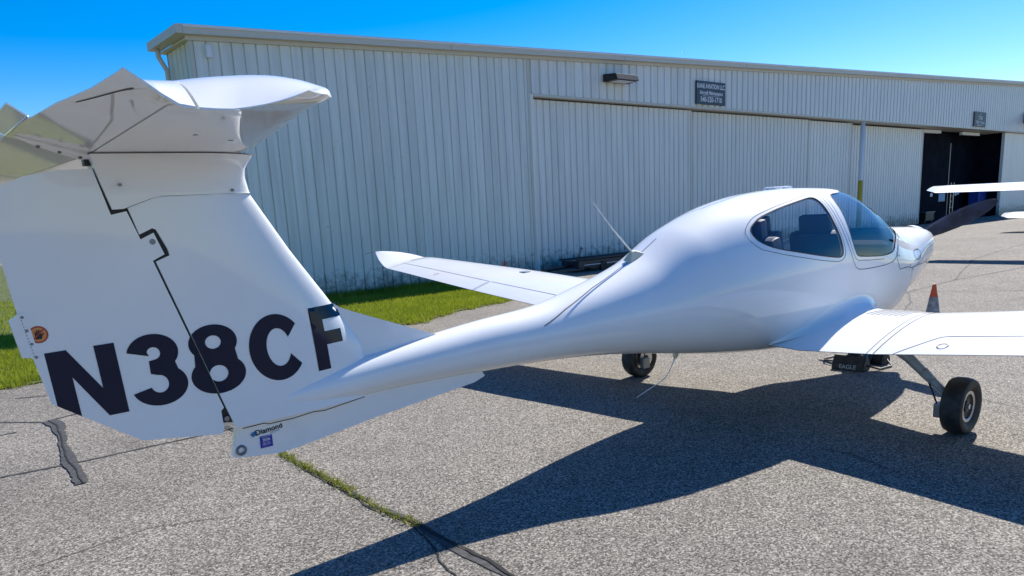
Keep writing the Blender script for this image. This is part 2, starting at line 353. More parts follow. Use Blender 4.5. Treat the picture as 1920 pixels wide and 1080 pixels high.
# ------------------------------------------------------------------ hangar
HG = thing('hangar', (0, wy(0), 0), 'long pale ribbed metal hangar with wide sliding doors along its front', 'hangar')
ct, st = math.cos(WB), math.sin(WB)
HG.rotation_euler.z = WB                       # children: x along the wall, y into the building
def rake(x): return 5.005+.0423*x
def hx(x): return x/ct
def panel_geo(x0, x1, z0, z1a, z1b, yo=0., g=.026, dp=.03):
    # sheet whose left edge folds into a groove; outside is -y
    pr = [(x0, yo), (x0+.004, yo+dp), (x0+g, yo+dp), (x0+g+.012, yo), (x1, yo)]
    f = lambda x: z1a+(z1b-z1a)*(x-x0)/(x1-x0)
    V = [(x, y, z0) for x, y in pr]+[(x, y, f(x)) for x, y in pr]; n = len(pr)
    return V, [(i, i+1, n+i+1, n+i) for i in range(n-1)]
x = -.61; k = 0
while x < 7.50:
    x1 = min(x+.236, 7.52); V, F = panel_geo(x, x1, 0, rake(x), rake(x1)); mesh_obj('wall_panel', V, F, WALLM, HG); x = x1
# shared-mesh-free but cheap: joined far sheets
def sheet_run(name, x0, x1, pitch, zf0, zf1, yo, mat, parent, split, g=.05, dp=.035):
    x = x0; BV = []; BF = []
    while x < x1-1e-4:
        xe = min(x+pitch, x1); V, F = panel_geo(x, xe, zf0(x), zf1(x), zf1(xe), yo, g, dp)
        if x < split: mesh_obj(name, V, F, mat, parent)
        else:
            s = len(BV); BV += V; BF += [tuple(i+s for i in f) for f in F]
        x = xe
    if BV: mesh_obj(name, BV, BF, mat, parent, kind='stuff')
sheet_run('fascia_panel', 7.60, 70, .312, lambda x: 4.50, rake, 0, FASCM, HG, 15.5, .07, .04)
boxo('corner_post', (7.52, -.015, 0), (7.598, .1, 5.3), TRIM, HG)
boxo('door_jamb', (7.60, .012, 0), (7.72, .42, 4.49), FASCM, HG)
boxo('lintel_soffit', (7.72, .005, 4.44), (70, 1.2, 4.498), TRIM, HG)
boxo('corner_trim', (-.665, -.02, 0), (-.612, .08, 4.97), TRIM, HG)
# sliding doors, each on its own track
for i, (a, b, yo) in enumerate([(7.74, 14.52, .22), (14.50, 21.92, .32), (21.90, 25.40, .38), (25.2, 32.96, .62)]):
    d = bpy.data.objects.new('sliding_door', None); link(d, HG); d.location = (0, yo, 0)
    sheet_run('door_sheet', a, b, .236, lambda x: .06, lambda x: 4.40-.012*(i), 0, DOORM, d, 9.7 if i == 0 else -1, .045, .03)
    boxo('door_edge', (b-.03, -.012, .06), (b+.03, .06, 4.38), TRIM, d)
    boxo('bottom_rail', (a, -.008, .02), (b, .05, .058), STEEL, d)
tube('support_post', [(25.80, .12, 0), (25.80, .12, 4.44)], .085, PALEW, HG, 16)
tube('yellow_post_guard', [(25.80, .12, 0), (25.80, .12, 2.12)], .092, YEL, HG, 16)
# open bay
boxo('bay_back_wall', (32.0, 9.0, 0), (43.3, 9.2, 4.44), BAYSHADE, HG)
boxo('bay_side_wall', (42.9, .41, 0), (43.1, 9.0, 4.44), BAYSHADE, HG)
boxo('bay_side_wall', (32.2, .8, 0), (32.4, 9.0, 4.44), BAYSHADE, HG)
boxo('bay_ceiling', (32.4, 1.21, 4.45), (42.9, 9.0, 4.6), BAYSHADE, HG)
boxo('bay_floor', (32.4, .4, .004), (42.9, 9.0, .012), BAYSHADE, HG)
boxo('dark_door', (32.9, 1.3, 0), (38.1, 1.36, 4.43), BAYSHADE, HG)  # leaf coloured near-black so the bay's darkness is painted in
boxo('dark_door', (38.2, 1.75, 0), (42.88, 1.81, 4.43), BAYSHADE, HG)
boxo('door_gap_strip', (38.12, 1.28, 0), (38.19, 1.36, 3.9), STEEL, HG)
for a in (32.9, 38.0):
    f = boxo('strip_light', (a, .72, 4.30), (a+2.4, .86, 4.40), PALEW, HG)
    boxo('tube_lamp', (a+.05, .70, 4.255), (a+2.35, .88, 4.298), INK, f)
boxo('end_wall', (42.75, .25, 0), (70, .4, 4.43), DOORM, HG)
boxo('back_wall', (8, 13.7, 0), (70, 13.8, 5.3), WALLM, HG); boxo('far_end_wall', (69.8, .45, 0), (70, 13.7, 6.5), WALLM, HG)
# roof edge
def roofstrip(name, y0, y1, dz0, dz1, x0, x1, mat):
    V = [(x0, y0, rake(x0)+dz0), (x1, y0, rake(x1)+dz0), (x1, y1, rake(x1)+dz0), (x0, y1, rake(x0)+dz0), (x0, y0, rake(x0)+dz1), (x1, y0, rake(x1)+dz1), (x1, y1, rake(x1)+dz1), (x0, y1, rake(x0)+dz1)]
    return mesh_obj(name, V, [(0, 1, 2, 3)[::-1], (4, 5, 6, 7), (0, 1, 5, 4), (1, 2, 6, 5), (2, 3, 7, 6), (3, 0, 4, 7)], mat, HG)
roofstrip('rake_trim', -.06, .05, -.03, .085, -.72, 70, TRIM)
gs = -.80
while gs < 70:
    ge = gs+5.9; roofstrip('rake_gutter', -.20, -.065, .045, .185, gs, ge-.012, TRIM); roofstrip('rake_gutter', -.225, -.20, .155, .19, gs, ge-.012, PALEW); gs = ge
roofstrip('roof', -.14, 1.55, .19, .22, -.86, 12, ROOFM); roofstrip('roof', -.14, 14, .19, .22, 12.002, 70, ROOFM)
# left end wall
y = .08
while y < 1.40:
    y1 = min(y+.26, 1.42); pr = [(-.61, y), (-.58, y+.01), (-.58, y+.05), (-.61, y+.062), (-.61, y1)]
    V = [(a, b, 0) for a, b in pr]+[(a, b, 4.97) for a, b in pr]; mesh_obj('end_panel', V, [(i, i+1, 6+i, 5+i) for i in range(4)], ENDWARM, HG); y = y1
boxo('end_return', (-.60, 1.42, 0), (12, 1.48, 4.97), ENDWARM, HG)
boxo('eave_gutter', (-.92, -.19, 5.02), (-.70, 1.56, 5.17), TRIM, HG)
boxo('eave_soffit', (-.70, -.05, 4.972), (-.56, 1.52, 5.01), TRIM, HG)
tube('downspout', [(-.82, 1.28, 5.03), (-.82, 1.28, 4.88), (-.70, 1.25, 4.62), (-.69, 1.25, .1)], .05, TRIM, HG, 8)
boxo('conduit_box', (-.39, -.09, 4.67), (-.29, -.002, 4.89), PALEW, HG, .008)
lam = bpy.data.objects.new('wall_lamp', None); link(lam, HG)
bm = bmesh.new()
V = [bm.verts.new(p) for p in [(10.28, -.03, 4.93), (11.28, -.03, 4.93), (11.28, -.03, 5.13), (10.28, -.03, 5.13), (10.34, -.5, 4.95), (11.22, -.5, 4.95), (11.22, -.44, 5.10), (10.34, -.44, 5.10)]]
for f in [(0, 1, 2, 3), (4, 5, 6, 7), (0, 1, 5, 4), (1, 2, 6, 5), (2, 3, 7, 6), (3, 0, 4, 7)]: bm.faces.new([V[i] for i in f])
bm_obj('lamp_housing', bm, BLACK, lam, bev=.006)
boxo('lamp_lens', (10.45, -.42, 4.925), (11.1, -.1, 4.937), PALEW, lam)
boxo('roof_vent_pipe', (26.2, 2.5, 6.3), (26.24, 2.54, 6.95), STEEL, HG)
# end lamp at the far right edge of the photo
bm = bmesh.new(); V = [bm.verts.new(p) for p in [(44.6, -.03, 4.95), (46.0, -.03, 4.95), (46.0, -.03, 5.55), (44.6, -.03, 5.55), (44.6, -.75, 4.95), (46.0, -.75, 4.95)]]
for f in [(0, 1, 2, 3), (0, 1, 5, 4), (3, 2, 5, 4), (0, 3, 4), (1, 2, 5)]: bm.faces.new([V[i] for i in f])
bm_obj('door_hood', bm, BLACK, HG)
# text
def text(name, s, size, mat, parent, mtx, align='CENTER', ext=.0015, bold=0., xs=1.0):
    cu = bpy.data.curves.new(name, 'FONT'); cu.body = s; cu.size = size; cu.align_x = align; cu.align_y = 'CENTER'; cu.extrude = ext; cu.offset = bold; cu.resolution_u = 3
    o = bpy.data.objects.new(name, cu); COL.objects.link(o); dg = bpy.context.evaluated_depsgraph_get()
    me = bpy.data.meshes.new_from_object(o.evaluated_get(dg)); bpy.data.objects.remove(o)
    me.name = name; me.materials.clear(); me.materials.append(mat)
    o = bpy.data.objects.new(name, me); link(o, parent); o.matrix_local = mtx @ Matrix.Diagonal((xs, 1, 1, 1)); return o
def wallmtx(x, z, yo): return Matrix.Translation((x, yo, z)) @ Matrix.Rotation(R(90), 4, 'X')
def sign(x0, x1, z0, z1, label, lines):
    xc = (x0+x1)/2; zc = (z0+z1)/2
    s = thing('hangar_sign', (xc*ct, wy(xc*ct)-.05, zc), label, 'sign', 'dark signs on the hangar front'); s.rotation_euler.z = WB
    boxo('sign_board', (x0-xc, -.02, z0-zc), (x1-xc, .03, z1-zc), SIGNM, s)
    for (t, dz, size, xs, b) in lines: text('sign_lettering', t, size, INK, s, wallmtx(0, dz, -.0235), bold=b, xs=xs)
    return s
s1 = sign(14.43, 15.93, 4.56, 5.24, 'dark slate sign reading KANE AVIATION LLC. above the hangar doors', [('KANE AVIATION LLC.', .19, .19, .80, .004), ('Aircraft Maintenance', 0, .165, .86, .003), ('540-520-1710', -.20, .21, .95, .004)])
boxo('sign_rule', (-.45, -.0235, -.092), (.45, -.021, -.083), INK, s1)
s2 = sign(37.2, 38.75, 4.56, 5.26, 'smaller-looking dark sign reading STAR Flight Training over the open bay', [('STAR', .06, .26, .9, .004), ('Flight Training', -.14, .2, .95, .003), ('540 520 1710', -.285, .1, 1.4, .002)])
bm = bmesh.new(); vs = [bm.verts.new(p) for p in [(-.06, -.0235, .22), (.06, -.0235, .22), (0, -.0235, .30)]]; bm.faces.new(vs); bm_obj('sign_emblem', bm, INK, s2)
# things standing in the dark bay
def W(x, y, z): return Vector((x*ct-y*st, wy(0)+x*st+y*ct, z))
def bayt(name, label, cat, x, y, z, parts):
    t = thing(name, W(x, y, z), label, cat); t.rotation_euler.z = WB
    for (n, lo, hi, mt) in parts: boxo(n, lo, hi, mt, t, .01)
bayt('notice_board', 'pale blue notice board on the dark bay door', 'notice board', 37.5, 1.27, 1.0, [('board', (-.5, 0, 0), (.3, .028, .38), plain('pale_blue', (.35, .45, .6), .6)), ('frame', (-.54, .005, -.04), (.34, .026, -.002), STEEL)])
bayt('wall_notice', 'small white paper notice on the dark bay door, left of the notice board', 'notice', 36.0, 1.27, 1.25, [('paper', (-.1, 0, 0), (.18, .02, .16), PALEW)])
bayt('wall_notice', 'small white notice pair low on the dark bay wall beside the propeller tip', 'notice', 40.6, 1.74, 1.2, [('paper', (-.2, 0, 0), (.05, .008, .22), PALEW), ('paper', (.12, 0, .05), (.42, .008, .24), PALEW)])
bayt('storage_locker', 'dark blue storage locker against the right side of the bay door', 'locker', 42.2, 1.2, 0, [('locker_body', (-.6, -.25, .05), (.6, .25, 1.75), plain('locker_blue', (.02, .05, .30), .4)), ('locker_handle', (.0, -.27, .9), (.05, -.252, 1.1), STEEL), ('locker_foot', (-.55, -.2, 0), (.55, .2, .048), BLACK)])
bayt('ladder', 'grey aluminium step ladder leaning inside the bay', 'ladder', 39.3, 1.5, 0, [('rail', (-.22, -.03, 0), (-.17, .03, 1.9), ALU), ('rail', (.17, -.03, 0), (.22, .03, 1.9), ALU)]+[('rung', (-.168, -.02, .3*k), (.168, .02, .3*k+.03), ALU) for k in range(1, 6)])
bayt('tool_cart', 'low dark tool cart parked inside the open bay', 'tool cart', 34.4, .9, 0, [('cart_body', (-.5, -.25, .12), (.5, .25, .5), BLACK), ('cart_top', (-.55, -.28, .505), (.55, .28, .54), STEEL), ('wheel', (-.45, -.2, 0), (-.35, -.14, .115), RUBBER), ('wheel', (.35, -.2, 0), (.45, -.14, .115), RUBBER)])
# ------------------------------------------------------------------ main aeroplane
AC = thing('aeroplane', (0, 0, 0), 'white low-wing light aeroplane lettered N38CF filling the foreground, seen from behind', 'aeroplane')
ST = np.array([
(-4.45,.86,.755,.045,.5,2,2),(-4.0,.925,.755,.085,.5,2,2),(-3.5,.985,.765,.112,.5,2,2),(-2.95,1.047,.755,.143,.5,2,2),
(-2.53,1.08,.74,.175,.5,2,2),(-2.17,1.155,.715,.225,.48,2,2.0),(-1.67,1.29,.655,.325,.46,2,2.1),(-1.23,1.487,.585,.43,.45,2,2.2),
(-.745,1.625,.515,.52,.45,2.1,2.3),(-.345,1.684,.475,.565,.45,2.2,2.4),(.17,1.711,.445,.590,.45,2.3,2.5),(.70,1.70,.44,.588,.45,2.05,2.5),
(1.0,1.64,.45,.578,.47,1.8,2.4),(1.25,1.515,.475,.555,.5,1.72,2.2),(1.45,1.395,.53,.522,.56,1.75,1.85),(1.63,1.328,.58,.49,.63,2.0,1.8),
(1.75,1.318,.585,.465,.68,2.3,1.7),(1.9,1.310,.62,.435,.7,2.7,1.6),(2.05,1.307,.66,.40,.7,3.,1.6),(2.2,1.298,.70,.35,.7,3.2,1.6),
(2.32,1.278,.755,.295,.7,3.,1.7),(2.41,1.245,.81,.23,.65,2.6,1.8),(2.47,1.19,.86,.15,.6,2.2,2.)], float)
def pchip(x, X, Y):
    h = np.diff(X); d = np.diff(Y)/h; m = np.zeros(len(X)); m[0] = d[0]; m[-1] = d[-1]
    for i in range(1, len(X)-1):
        if d[i-1]*d[i] > 0:
            w1 = 2*h[i]+h[i-1]; w2 = h[i]+2*h[i-1]; m[i] = (w1+w2)/(w1/d[i-1]+w2/d[i])
    x = np.clip(x, X[0], X[-1]); i = np.clip(np.searchsorted(X, x)-1, 0, len(X)-2); t = (x-X[i])/h[i]
    return (2*t**3-3*t**2+1)*Y[i]+(t**3-2*t**2+t)*h[i]*m[i]+(-2*t**3+3*t**2)*Y[i+1]+(t**3-t**2)*h[i]*m[i+1]
def fus(x, th):
    x = np.asarray(x, float); th = np.asarray(th, float)
    zt, zb, w_, fm, n1, n2 = [pchip(x, ST[:, 0], ST[:, k]) for k in range(1, 7)]
    zm = zb+(zt-zb)*fm; c, s = np.cos(th), np.sin(th); up = c >= 0
    n = np.where(up, n1, n2); hh = np.where(up, zt-zm, zm-zb)
    return np.stack([x+0*th, -w_*np.sign(s)*np.abs(s)**(2/n), zm+hh*np.sign(c)*np.abs(c)**(2/n)], -1)
def fus_n(x, th):
    e = 1e-3; a = fus(x+e, th)-fus(x-e, th); b = fus(x, th+e)-fus(x, th-e); n = np.cross(a, b); n /= np.linalg.norm(n, axis=-1)[..., None]+1e-12
    p = fus(x, th); zt = pchip(x, ST[:, 0], ST[:, 1]); zb = pchip(x, ST[:, 0], ST[:, 2])
    o = np.stack([0*p[..., 0], p[..., 1], p[..., 2]-(zt+zb)/2], -1); sg = np.sign((n*o).sum(-1)); return n*sg[..., None]
TS = .5                                        # metres per radian, so that triangles come out even
rear = smooth_closed([(-.836,.776),(-.769,.715),(-.687,.662),(-.553,.629),(-.34,.581),(-.159,.541),(-.019,.506),(.03,.505),(.067,.534),(.071,.641),(.057,.789),(.045,.964),(.055,1.106),(.062,1.242),(.062,1.329),(.035,1.366),(-.02,1.372),(-.188,1.331),(-.393,1.267),(-.574,1.189),(-.703,1.114),(-.781,1.04),(-.833,.957),(-.853,.867)], 1)
rfr = smooth_closed([(-.89,.78),(-.80,.67),(-.70,.612),(-.5,.571),(-.253,.518),(-.043,.448),(.06,.44),(.105,.536),(.093,.715),(.074,.89),(.07,1.074),(.085,1.235),(.095,1.314),(.075,1.376),(.024,1.41),(-.06,1.408),(-.3,1.351),(-.586,1.245),(-.794,1.116),(-.848,1.06),(-.895,.937),(-.905,.86)], 1)
wr = [(.80,.0),(.79,.12),(.72,.28),(.60,.385),(.45,.42),(.334,.475),(.269,.641),(.241,.807),(.224,.944),(.208,1.121),(.219,1.258),(.237,1.337),(.258,1.377),(.3,1.391),(.45,1.394),(.63,1.387),(.76,1.370),(.873,1.328),(.944,1.265),(.98,1.19),(1.10,1.05),(1.30,.80),(1.5,.5),(1.62,.22),(1.66,0)]
cr = [(-.02,0),(.0,.1),(.05,.21),(.13,.274),(.163,.363),(.16,.495),(.127,.703),(.111,.909),(.114,1.09),(.14,1.25),(.171,1.36),(.197,1.442),(.23,1.494),(.286,1.517),(.443,1.515),(.669,1.496),(.849,1.456),(.925,1.40),(.975,1.30),(1.03,1.2),(1.15,1.05),(1.35,.8),(1.55,.5),(1.68,.22),(1.72,0)]
def both(half): h = smooth_open(half, 2); return np.vstack([h, (h*np.array([1, -1]))[::-1][1:-1]])
def left(p): return np.array(p)*np.array([1, -1])
wind = both(wr); canopy = both(cr)
cw = smooth_open([(2.47,-9)], 0) if False else None
cowl_r = [(1.745,0),(1.70,.22),(1.57,.5),(1.37,.8),(1.17,1.06),(1.05,1.2),(.995,1.3),(.945,1.40),(1.004,1.573),(1.188,1.527),(1.5,1.62),(1.933,1.9),(2.2,2.1),(2.46,2.3)]
cowl_p = np.vstack([np.array(cowl_r), (np.array(cowl_r)*np.array([1, -1]))[::-1][:-1]])
sc_ = np.array([1, TS])
polys = [rear*sc_, left(rear)*sc_, rfr*sc_, left(rfr)*sc_, wind*sc_, canopy*sc_, cowl_p*sc_]
polys = [resample(p, .03) for p in polys]
xs = np.concatenate([np.arange(-4.45, -1.7, .06), np.arange(-1.7, 2.3, .032), np.linspace(2.3, 2.47, 9)]); ths = np.linspace(-np.pi, np.pi, 121)
V = []; Eg = []
for p in polys:
    s = len(V); V += [tuple(q) for q in p]; Eg += [(s+i, s+(i+1) % len(p)) for i in range(len(p))]
X, T = np.meshgrid(xs, ths*TS, indexing='ij'); g = np.stack([X.ravel(), T.ravel()], 1)
B = np.array(V); keep = np.ones(len(g), bool)
sel = (g[:, 0] > -1)
for b in B: keep &= ~(sel & (np.hypot(g[:, 0]-b[0], g[:, 1]-b[1]) < .012))
V += [tuple(q) for q in g[keep]]
r_ = delaunay_2d_cdt([Vector(v) for v in V], Eg, [], 0, 1e-6)
P2 = np.array([tuple(v) for v in r_[0]]); T2 = np.array([f for f in r_[2] if len(f) == 3]); c2 = P2[T2].mean(1)
ins = [pip(c2[:, 0], c2[:, 1], p) for p in polys]
reg = np.zeros(len(T2), int)                   # 0 body 1 rear frame 2 rear glass 3 canopy frame 4 windshield 5 cowling
reg[ins[6]] = 5; reg[ins[5]] = 3; reg[ins[4]] = 4; reg[ins[2]] = 1; reg[ins[3]] = 6; reg[ins[0]] = 2; reg[ins[1]] = 7
P3 = fus(P2[:, 0], P2[:, 1]/TS); PN = fus_n(P2[:, 0], P2[:, 1]/TS)
def region(name, ids, mat, off=0., parent=AC, flip=False):
    m = np.isin(reg, ids); t = T2[m]; u, inv = np.unique(t, return_inverse=True); q = P3[u]+PN[u]*off
    o = mesh_obj(name, q, inv.reshape(-1, 3), mat, parent, True)
    # weld along the keel
    bm = bmesh.new(); bm.from_mesh(o.data); bmesh.ops.remove_doubles(bm, verts=bm.verts, dist=2e-4)
    bm.normal_update()
    for f in bm.faces:
        c = f.calc_center_median(); zt = float(pchip(np.array([c.x]), ST[:, 0], ST[:, 1])[0]); zb = float(pchip(np.array([c.x]), ST[:, 0], ST[:, 2])[0])
        if f.normal.dot(Vector((0.2*(1 if c.x > 2.3 else 0), c.y, c.z-(zt+zb)/2))) < 0: f.normal_flip()
    bm.to_mesh(o.data); bm.free(); return o
region('fuselage', [0], WHITE)
region('cowling', [5], WHITE)
CAN = region('canopy_frame', [3], WHITE); region('windshield', [4], GLASS, -.004, CAN)
rf = region('rear_window_frame', [1], WHITE); region('window_pane', [2], GLASS, -.004, rf)
rf2 = region('rear_window_frame', [6], WHITE); region('window_pane', [7], GLASS, -.004, rf2)
m_ = np.isin(reg, [0, 1, 6, 3]) & (c2[:, 0] > -.95) & (c2[:, 0] < 1.7); t = T2[m_]; u, inv = np.unique(t, return_inverse=True)
mesh_obj('cabin_lining', P3[u]-PN[u]*.02, inv.reshape(-1, 3), INT, AC, True)
# nose cap and air intakes
def ribbon(name, pts, wid, off, mat, parent=AC, closed=False):
    p = np.array(pts)*sc_; p = resample(p, .02, closed)
    if closed: p = np.vstack([p, p[:1]])
    q = fus(p[:, 0], p[:, 1]/TS); n = fus_n(p[:, 0], p[:, 1]/TS); V = []; F = []
    for i in range(len(q)):
        d = q[min(i+1, len(q)-1)]-q[max(i-1, 0)]; s = np.cross(n[i], d); s /= np.linalg.norm(s)+1e-12
        V += [q[i]-s*wid/2+n[i]*off, q[i]+s*wid/2+n[i]*off]
    F = [(2*i, 2*i+1, 2*i+3, 2*i+2) for i in range(len(q)-1)]
    return mesh_obj(name, V, F, mat, parent)
for s in (1, -1):
    k = np.array([1, s])
    ribbon('window_gasket', rear*k, .008, .0012, SEAM, rf if s > 0 else rf2, True)
    ribbon('panel_seam', rfr*k, .004, .0012, SEAM, AC, True)
    ribbon('panel_seam', np.array(cowl_r[5:13])*k, .006, .0012, SEAM)
    ribbon('panel_seam', np.array([(1.298,1.559),(1.296,1.694),(1.317,1.887),(1.244,1.936)])*k, .005, .0012, SEAM)
    ribbon('panel_seam', np.array([(.226,.37),(.209,.474),(.189,.656),(.15,.886),(.155,1.073),(.174,1.224),(.201,1.344),(.228,1.405),(.274,1.43),(.446,1.432),(.7,1.42)])*k, .004, .0013, SEAM)
    ribbon('panel_seam', np.array([(1.36,1.45),(1.62,1.40),(2.0,1.38),(2.38,1.36)])*k, .004, .0013, SEAM)
ribbon('panel_seam', canopy, .005, .0014, SEAM, AC, True)
ribbon('window_gasket', wind, .007, .0012, SEAM, CAN, True)
for l in ([(-2.59,1.134),(-2.393,.744),(-2.118,.374),(-1.816,.112),(-1.668,.053),(-1.4,.0)], [(-1.02,-.24),(-.922,-.107),(-.887,-.013),(-.702,.023),(-.494,.011),(-.2,-.03)]): ribbon('panel_seam', l, .006, .0014, SEAM)
def on_fus(x, th, off=0.): p = fus(np.array([x]), np.array([th]))[0]; n = fus_n(np.array([x]), np.array([th]))[0]; return Vector(p+n*off), Vector(n)
def disc_on(name, x, th, r, off, mat, parent=AC):
    p, n = on_fus(x, th, off); return lathe(name, [(0, .0005), (0, r), (-.004, r)], n, p, mat, parent, 14)
for (x, th) in [(1.0,1.36),(1.25,1.49),(1.5,1.585),(1.85,1.80),(1.33,1.60),(1.55,1.22),(1.55,1.47)]: disc_on('screw', x, th, .008, .002, STEEL)
# oil door on the cowling
od = smooth_closed([(1.43,1.22),(1.56,1.20),(1.60,1.33),(1.58,1.46),(1.46,1.48),(1.42,1.35)], 2); ribbon('oil_door_seam', od, .006, .0015, SEAM, AC, True)
for k in range(4): ribbon('cowl_louvre', [(1.62+.05*k,.3),(1.65+.05*k,.42)], .012, .002, BLACK)
lathe('nose_ring', [(-.02, .15), (.0, .185), (.02, .15), (.02, .05)], (1, 0, 0), (2.455, 0, 1.06), WHITE, AC, 36)
bm = bmesh.new()
n_ = 48; a_ = fus(np.full(n_, 2.47), np.linspace(-np.pi, np.pi, n_, endpoint=False)); bm.faces.new([bm.verts.new(p) for p in a_]); bm_obj('nose_bulkhead', bm, WHITE, AC)
# cabin
def seat(x, y):
    s = bpy.data.objects.new('seat', None); link(s, AC)
    bm = bmesh.new(); box(bm, (x, y, .80), (.46, .44, .16)); bm_obj('seat_cushion', bm, LEATHER, s, True, bev=.04)
    bm = bmesh.new(); box(bm, (x-.28, y, 1.10), (.12, .44, .56), Matrix.Rotation(R(-14), 3, 'Y')); bm_obj('backrest', bm, LEATHER, s, True, bev=.045)
    bm = bmesh.new(); box(bm, (x-.36, y, 1.42), (.08, .26, .16), Matrix.Rotation(R(-10), 3, 'Y')); bm_obj('headrest', bm, LEATHER, s, True, bev=.03)
for x, y in ((.55, -.27), (.55, .27), (-.32, -.25), (-.32, .25)): seat(x, y)
boxo('cabin_floor', (-.42, -.38, .66), (1.40, .38, .68), INT, AC)
boxo('instrument_panel', (1.18, -.44, .80), (1.24, .44, 1.18), PANELB, AC, .02)
bm = bmesh.new(); box(bm, (1.26, 0, 1.20), (.34, .82, .03), Matrix.Rotation(R(-3), 3, 'Y')); bm_obj('glare_shield', bm, PANELB, AC, True, bev=.012)
boxo('placard', (.62, .555, 1.30), (.72, .56, 1.36), INK, AC)
# headset hanging in the rear of the cabin
tube('headset_boom', [(-.62, -.33, 1.18), (-.63, -.34, 1.28), (-.66, -.33, 1.33), (-.70, -.31, 1.345)], .006, ALU, AC, 6)
bm = bmesh.new(); box(bm, (-.71, -.31, 1.36), (.05, .04, .05)); bm_obj('headset_cup', bm, ALU, AC, bev=.012)
# vents on the cabin top
for x in (.04, .19):
    p, n = on_fus(x, -.02); bm = bmesh.new(); box(bm, (p.x, p.y, p.z+.004), (.10, .11, .028)); bm_obj('roof_vent', bm, WHITE, AC, True, bev=.014)
# ---- fin and rudder
LEz = np.array([.70, 1.03, 1.29, 1.52, 1.79, 1.96]); LEx = np.array([-3.62, -3.70, -3.865, -4.022, -4.185, -4.27])
TEz = np.array([.70, .994, 1.2, 1.4, 1.58, 1.84, 1.96]); TEx = np.array([-5.04, -5.081, -5.118, -5.143, -5.16, -5.172, -5.175])
def xl(z): return np.interp(z, LEz, LEx)
def xt(z): return np.interp(z, TEz, TEx)
def finy(x, z):
    c = xl(z)-xt(z); s = np.clip((xl(z)-x)/c, 0, 1)
    h = 5*.095*c*(.2969*np.sqrt(s)-.126*s-.3516*s**2+.2843*s**3-.1015*s**4)
    h = h+.030*np.clip((1.0-z)/.3, 0, 1)**2*np.clip(s*6, 0, 1)*np.clip(1-s/.9, 0, 1)
    return np.maximum(h, .003)
def su(x, z): return np.sqrt(np.clip((xl(z)-x)/(xl(z)-xt(z)), 0, 1))   # leading-edge stretched coordinate
def unsu(u, z): return xl(z)-(xl(z)-xt(z))*u**2
def shell(name, poly, mat, parent, yf=finy, stretch=True, step=.035):
    p = np.array(poly, float); p = resample(p, step)
    if stretch: q = np.stack([su(p[:, 0], p[:, 1]), p[:, 1]], 1)
    else: q = p
    g_ = gridpts(q, step); P, T = cdt_fill(q, g_, step)
    X = unsu(P[:, 0], P[:, 1]) if stretch else P[:, 0]
    Y = yf(X, P[:, 1])
    if stretch: Y = np.where(P[:, 0] < 1e-4, 0, Y)
    n = len(P); Vv = np.vstack([np.stack([X, -Y, P[:, 1]], 1), np.stack([X, Y, P[:, 1]], 1)])
    F = [tuple(t) for t in T]+[tuple(n+i for i in t[::-1]) for t in T]
    for a, b in boundary(T):
        if abs(Y[a])+abs(Y[b]) > 1e-5: F.append((b, a, n+a, n+b))
    o = mesh_obj(name, Vv, F, mat, parent, True); weld(o, 1e-5); sharp(o, 32); return o
def xh(z): return -4.399-.299*(z-.745)
G = .005
fin_poly = [(xh(.748)+G, .748), (xh(1.0)+G, 1.0), (xh(1.3)+G, 1.3), (xh(1.518)+G, 1.518), (-4.568, 1.540), (-4.572, 1.565), (-4.606, 1.648), (-4.62, 1.655), (-4.672, 1.632), (-4.700, 1.74), (-4.584, 1.781), (-4.184, 1.786)]
zz = np.linspace(1.78, .80, 26); fin_poly += [(xl(z), z) for z in zz]+[(-3.75, .765)]
FIN = shell('fin', fin_poly, WHITE, AC)
rud_poly = [(-4.805, 1.895), (-4.935, 1.89), (-5.043, 1.869), (-5.116, 1.837), (-5.165, 1.80)]+[(xt(z), z) for z in (1.7, 1.58, 1.4, 1.2, 1.0)]+[(-5.079, .99), (-4.978, .916), (-4.781, .774), (-4.46, .735), (-4.447, .76), (-4.449, .84), (xh(.85)-G, .852), (xh(1.2)-G, 1.2), (xh(1.522)-G, 1.522), (-4.588, 1.546), (-4.618, 1.636), (xh(1.61)-.013, 1.612), (xh(1.73)-.013, 1.727), (-4.765, 1.715)]
RUD = shell('rudder', rud_poly, WHITE, AC)
# inner post seen through the hinge gap
def darky(x, z): return np.maximum(finy(x, z)-.012, .002)
shell('hinge_post', [(-4.36, .77), (-4.54, 1.50), (-4.55, 1.66), (-4.60, 1.76), (-4.79, 1.90), (-4.85, 1.88), (-4.50, .79)], BLACK, AC, darky)
for z in (.80, 1.60): lathe('hinge_bolt', [(0, .0005), (0, .012), (-.02, .012)], (0, -1, 0), (-4.627 if z > 1 else -4.43, -(float(finy(np.array([-4.627 if z > 1 else -4.43]), np.array([z]))[0])+.002), z), STEEL, RUD, 12)
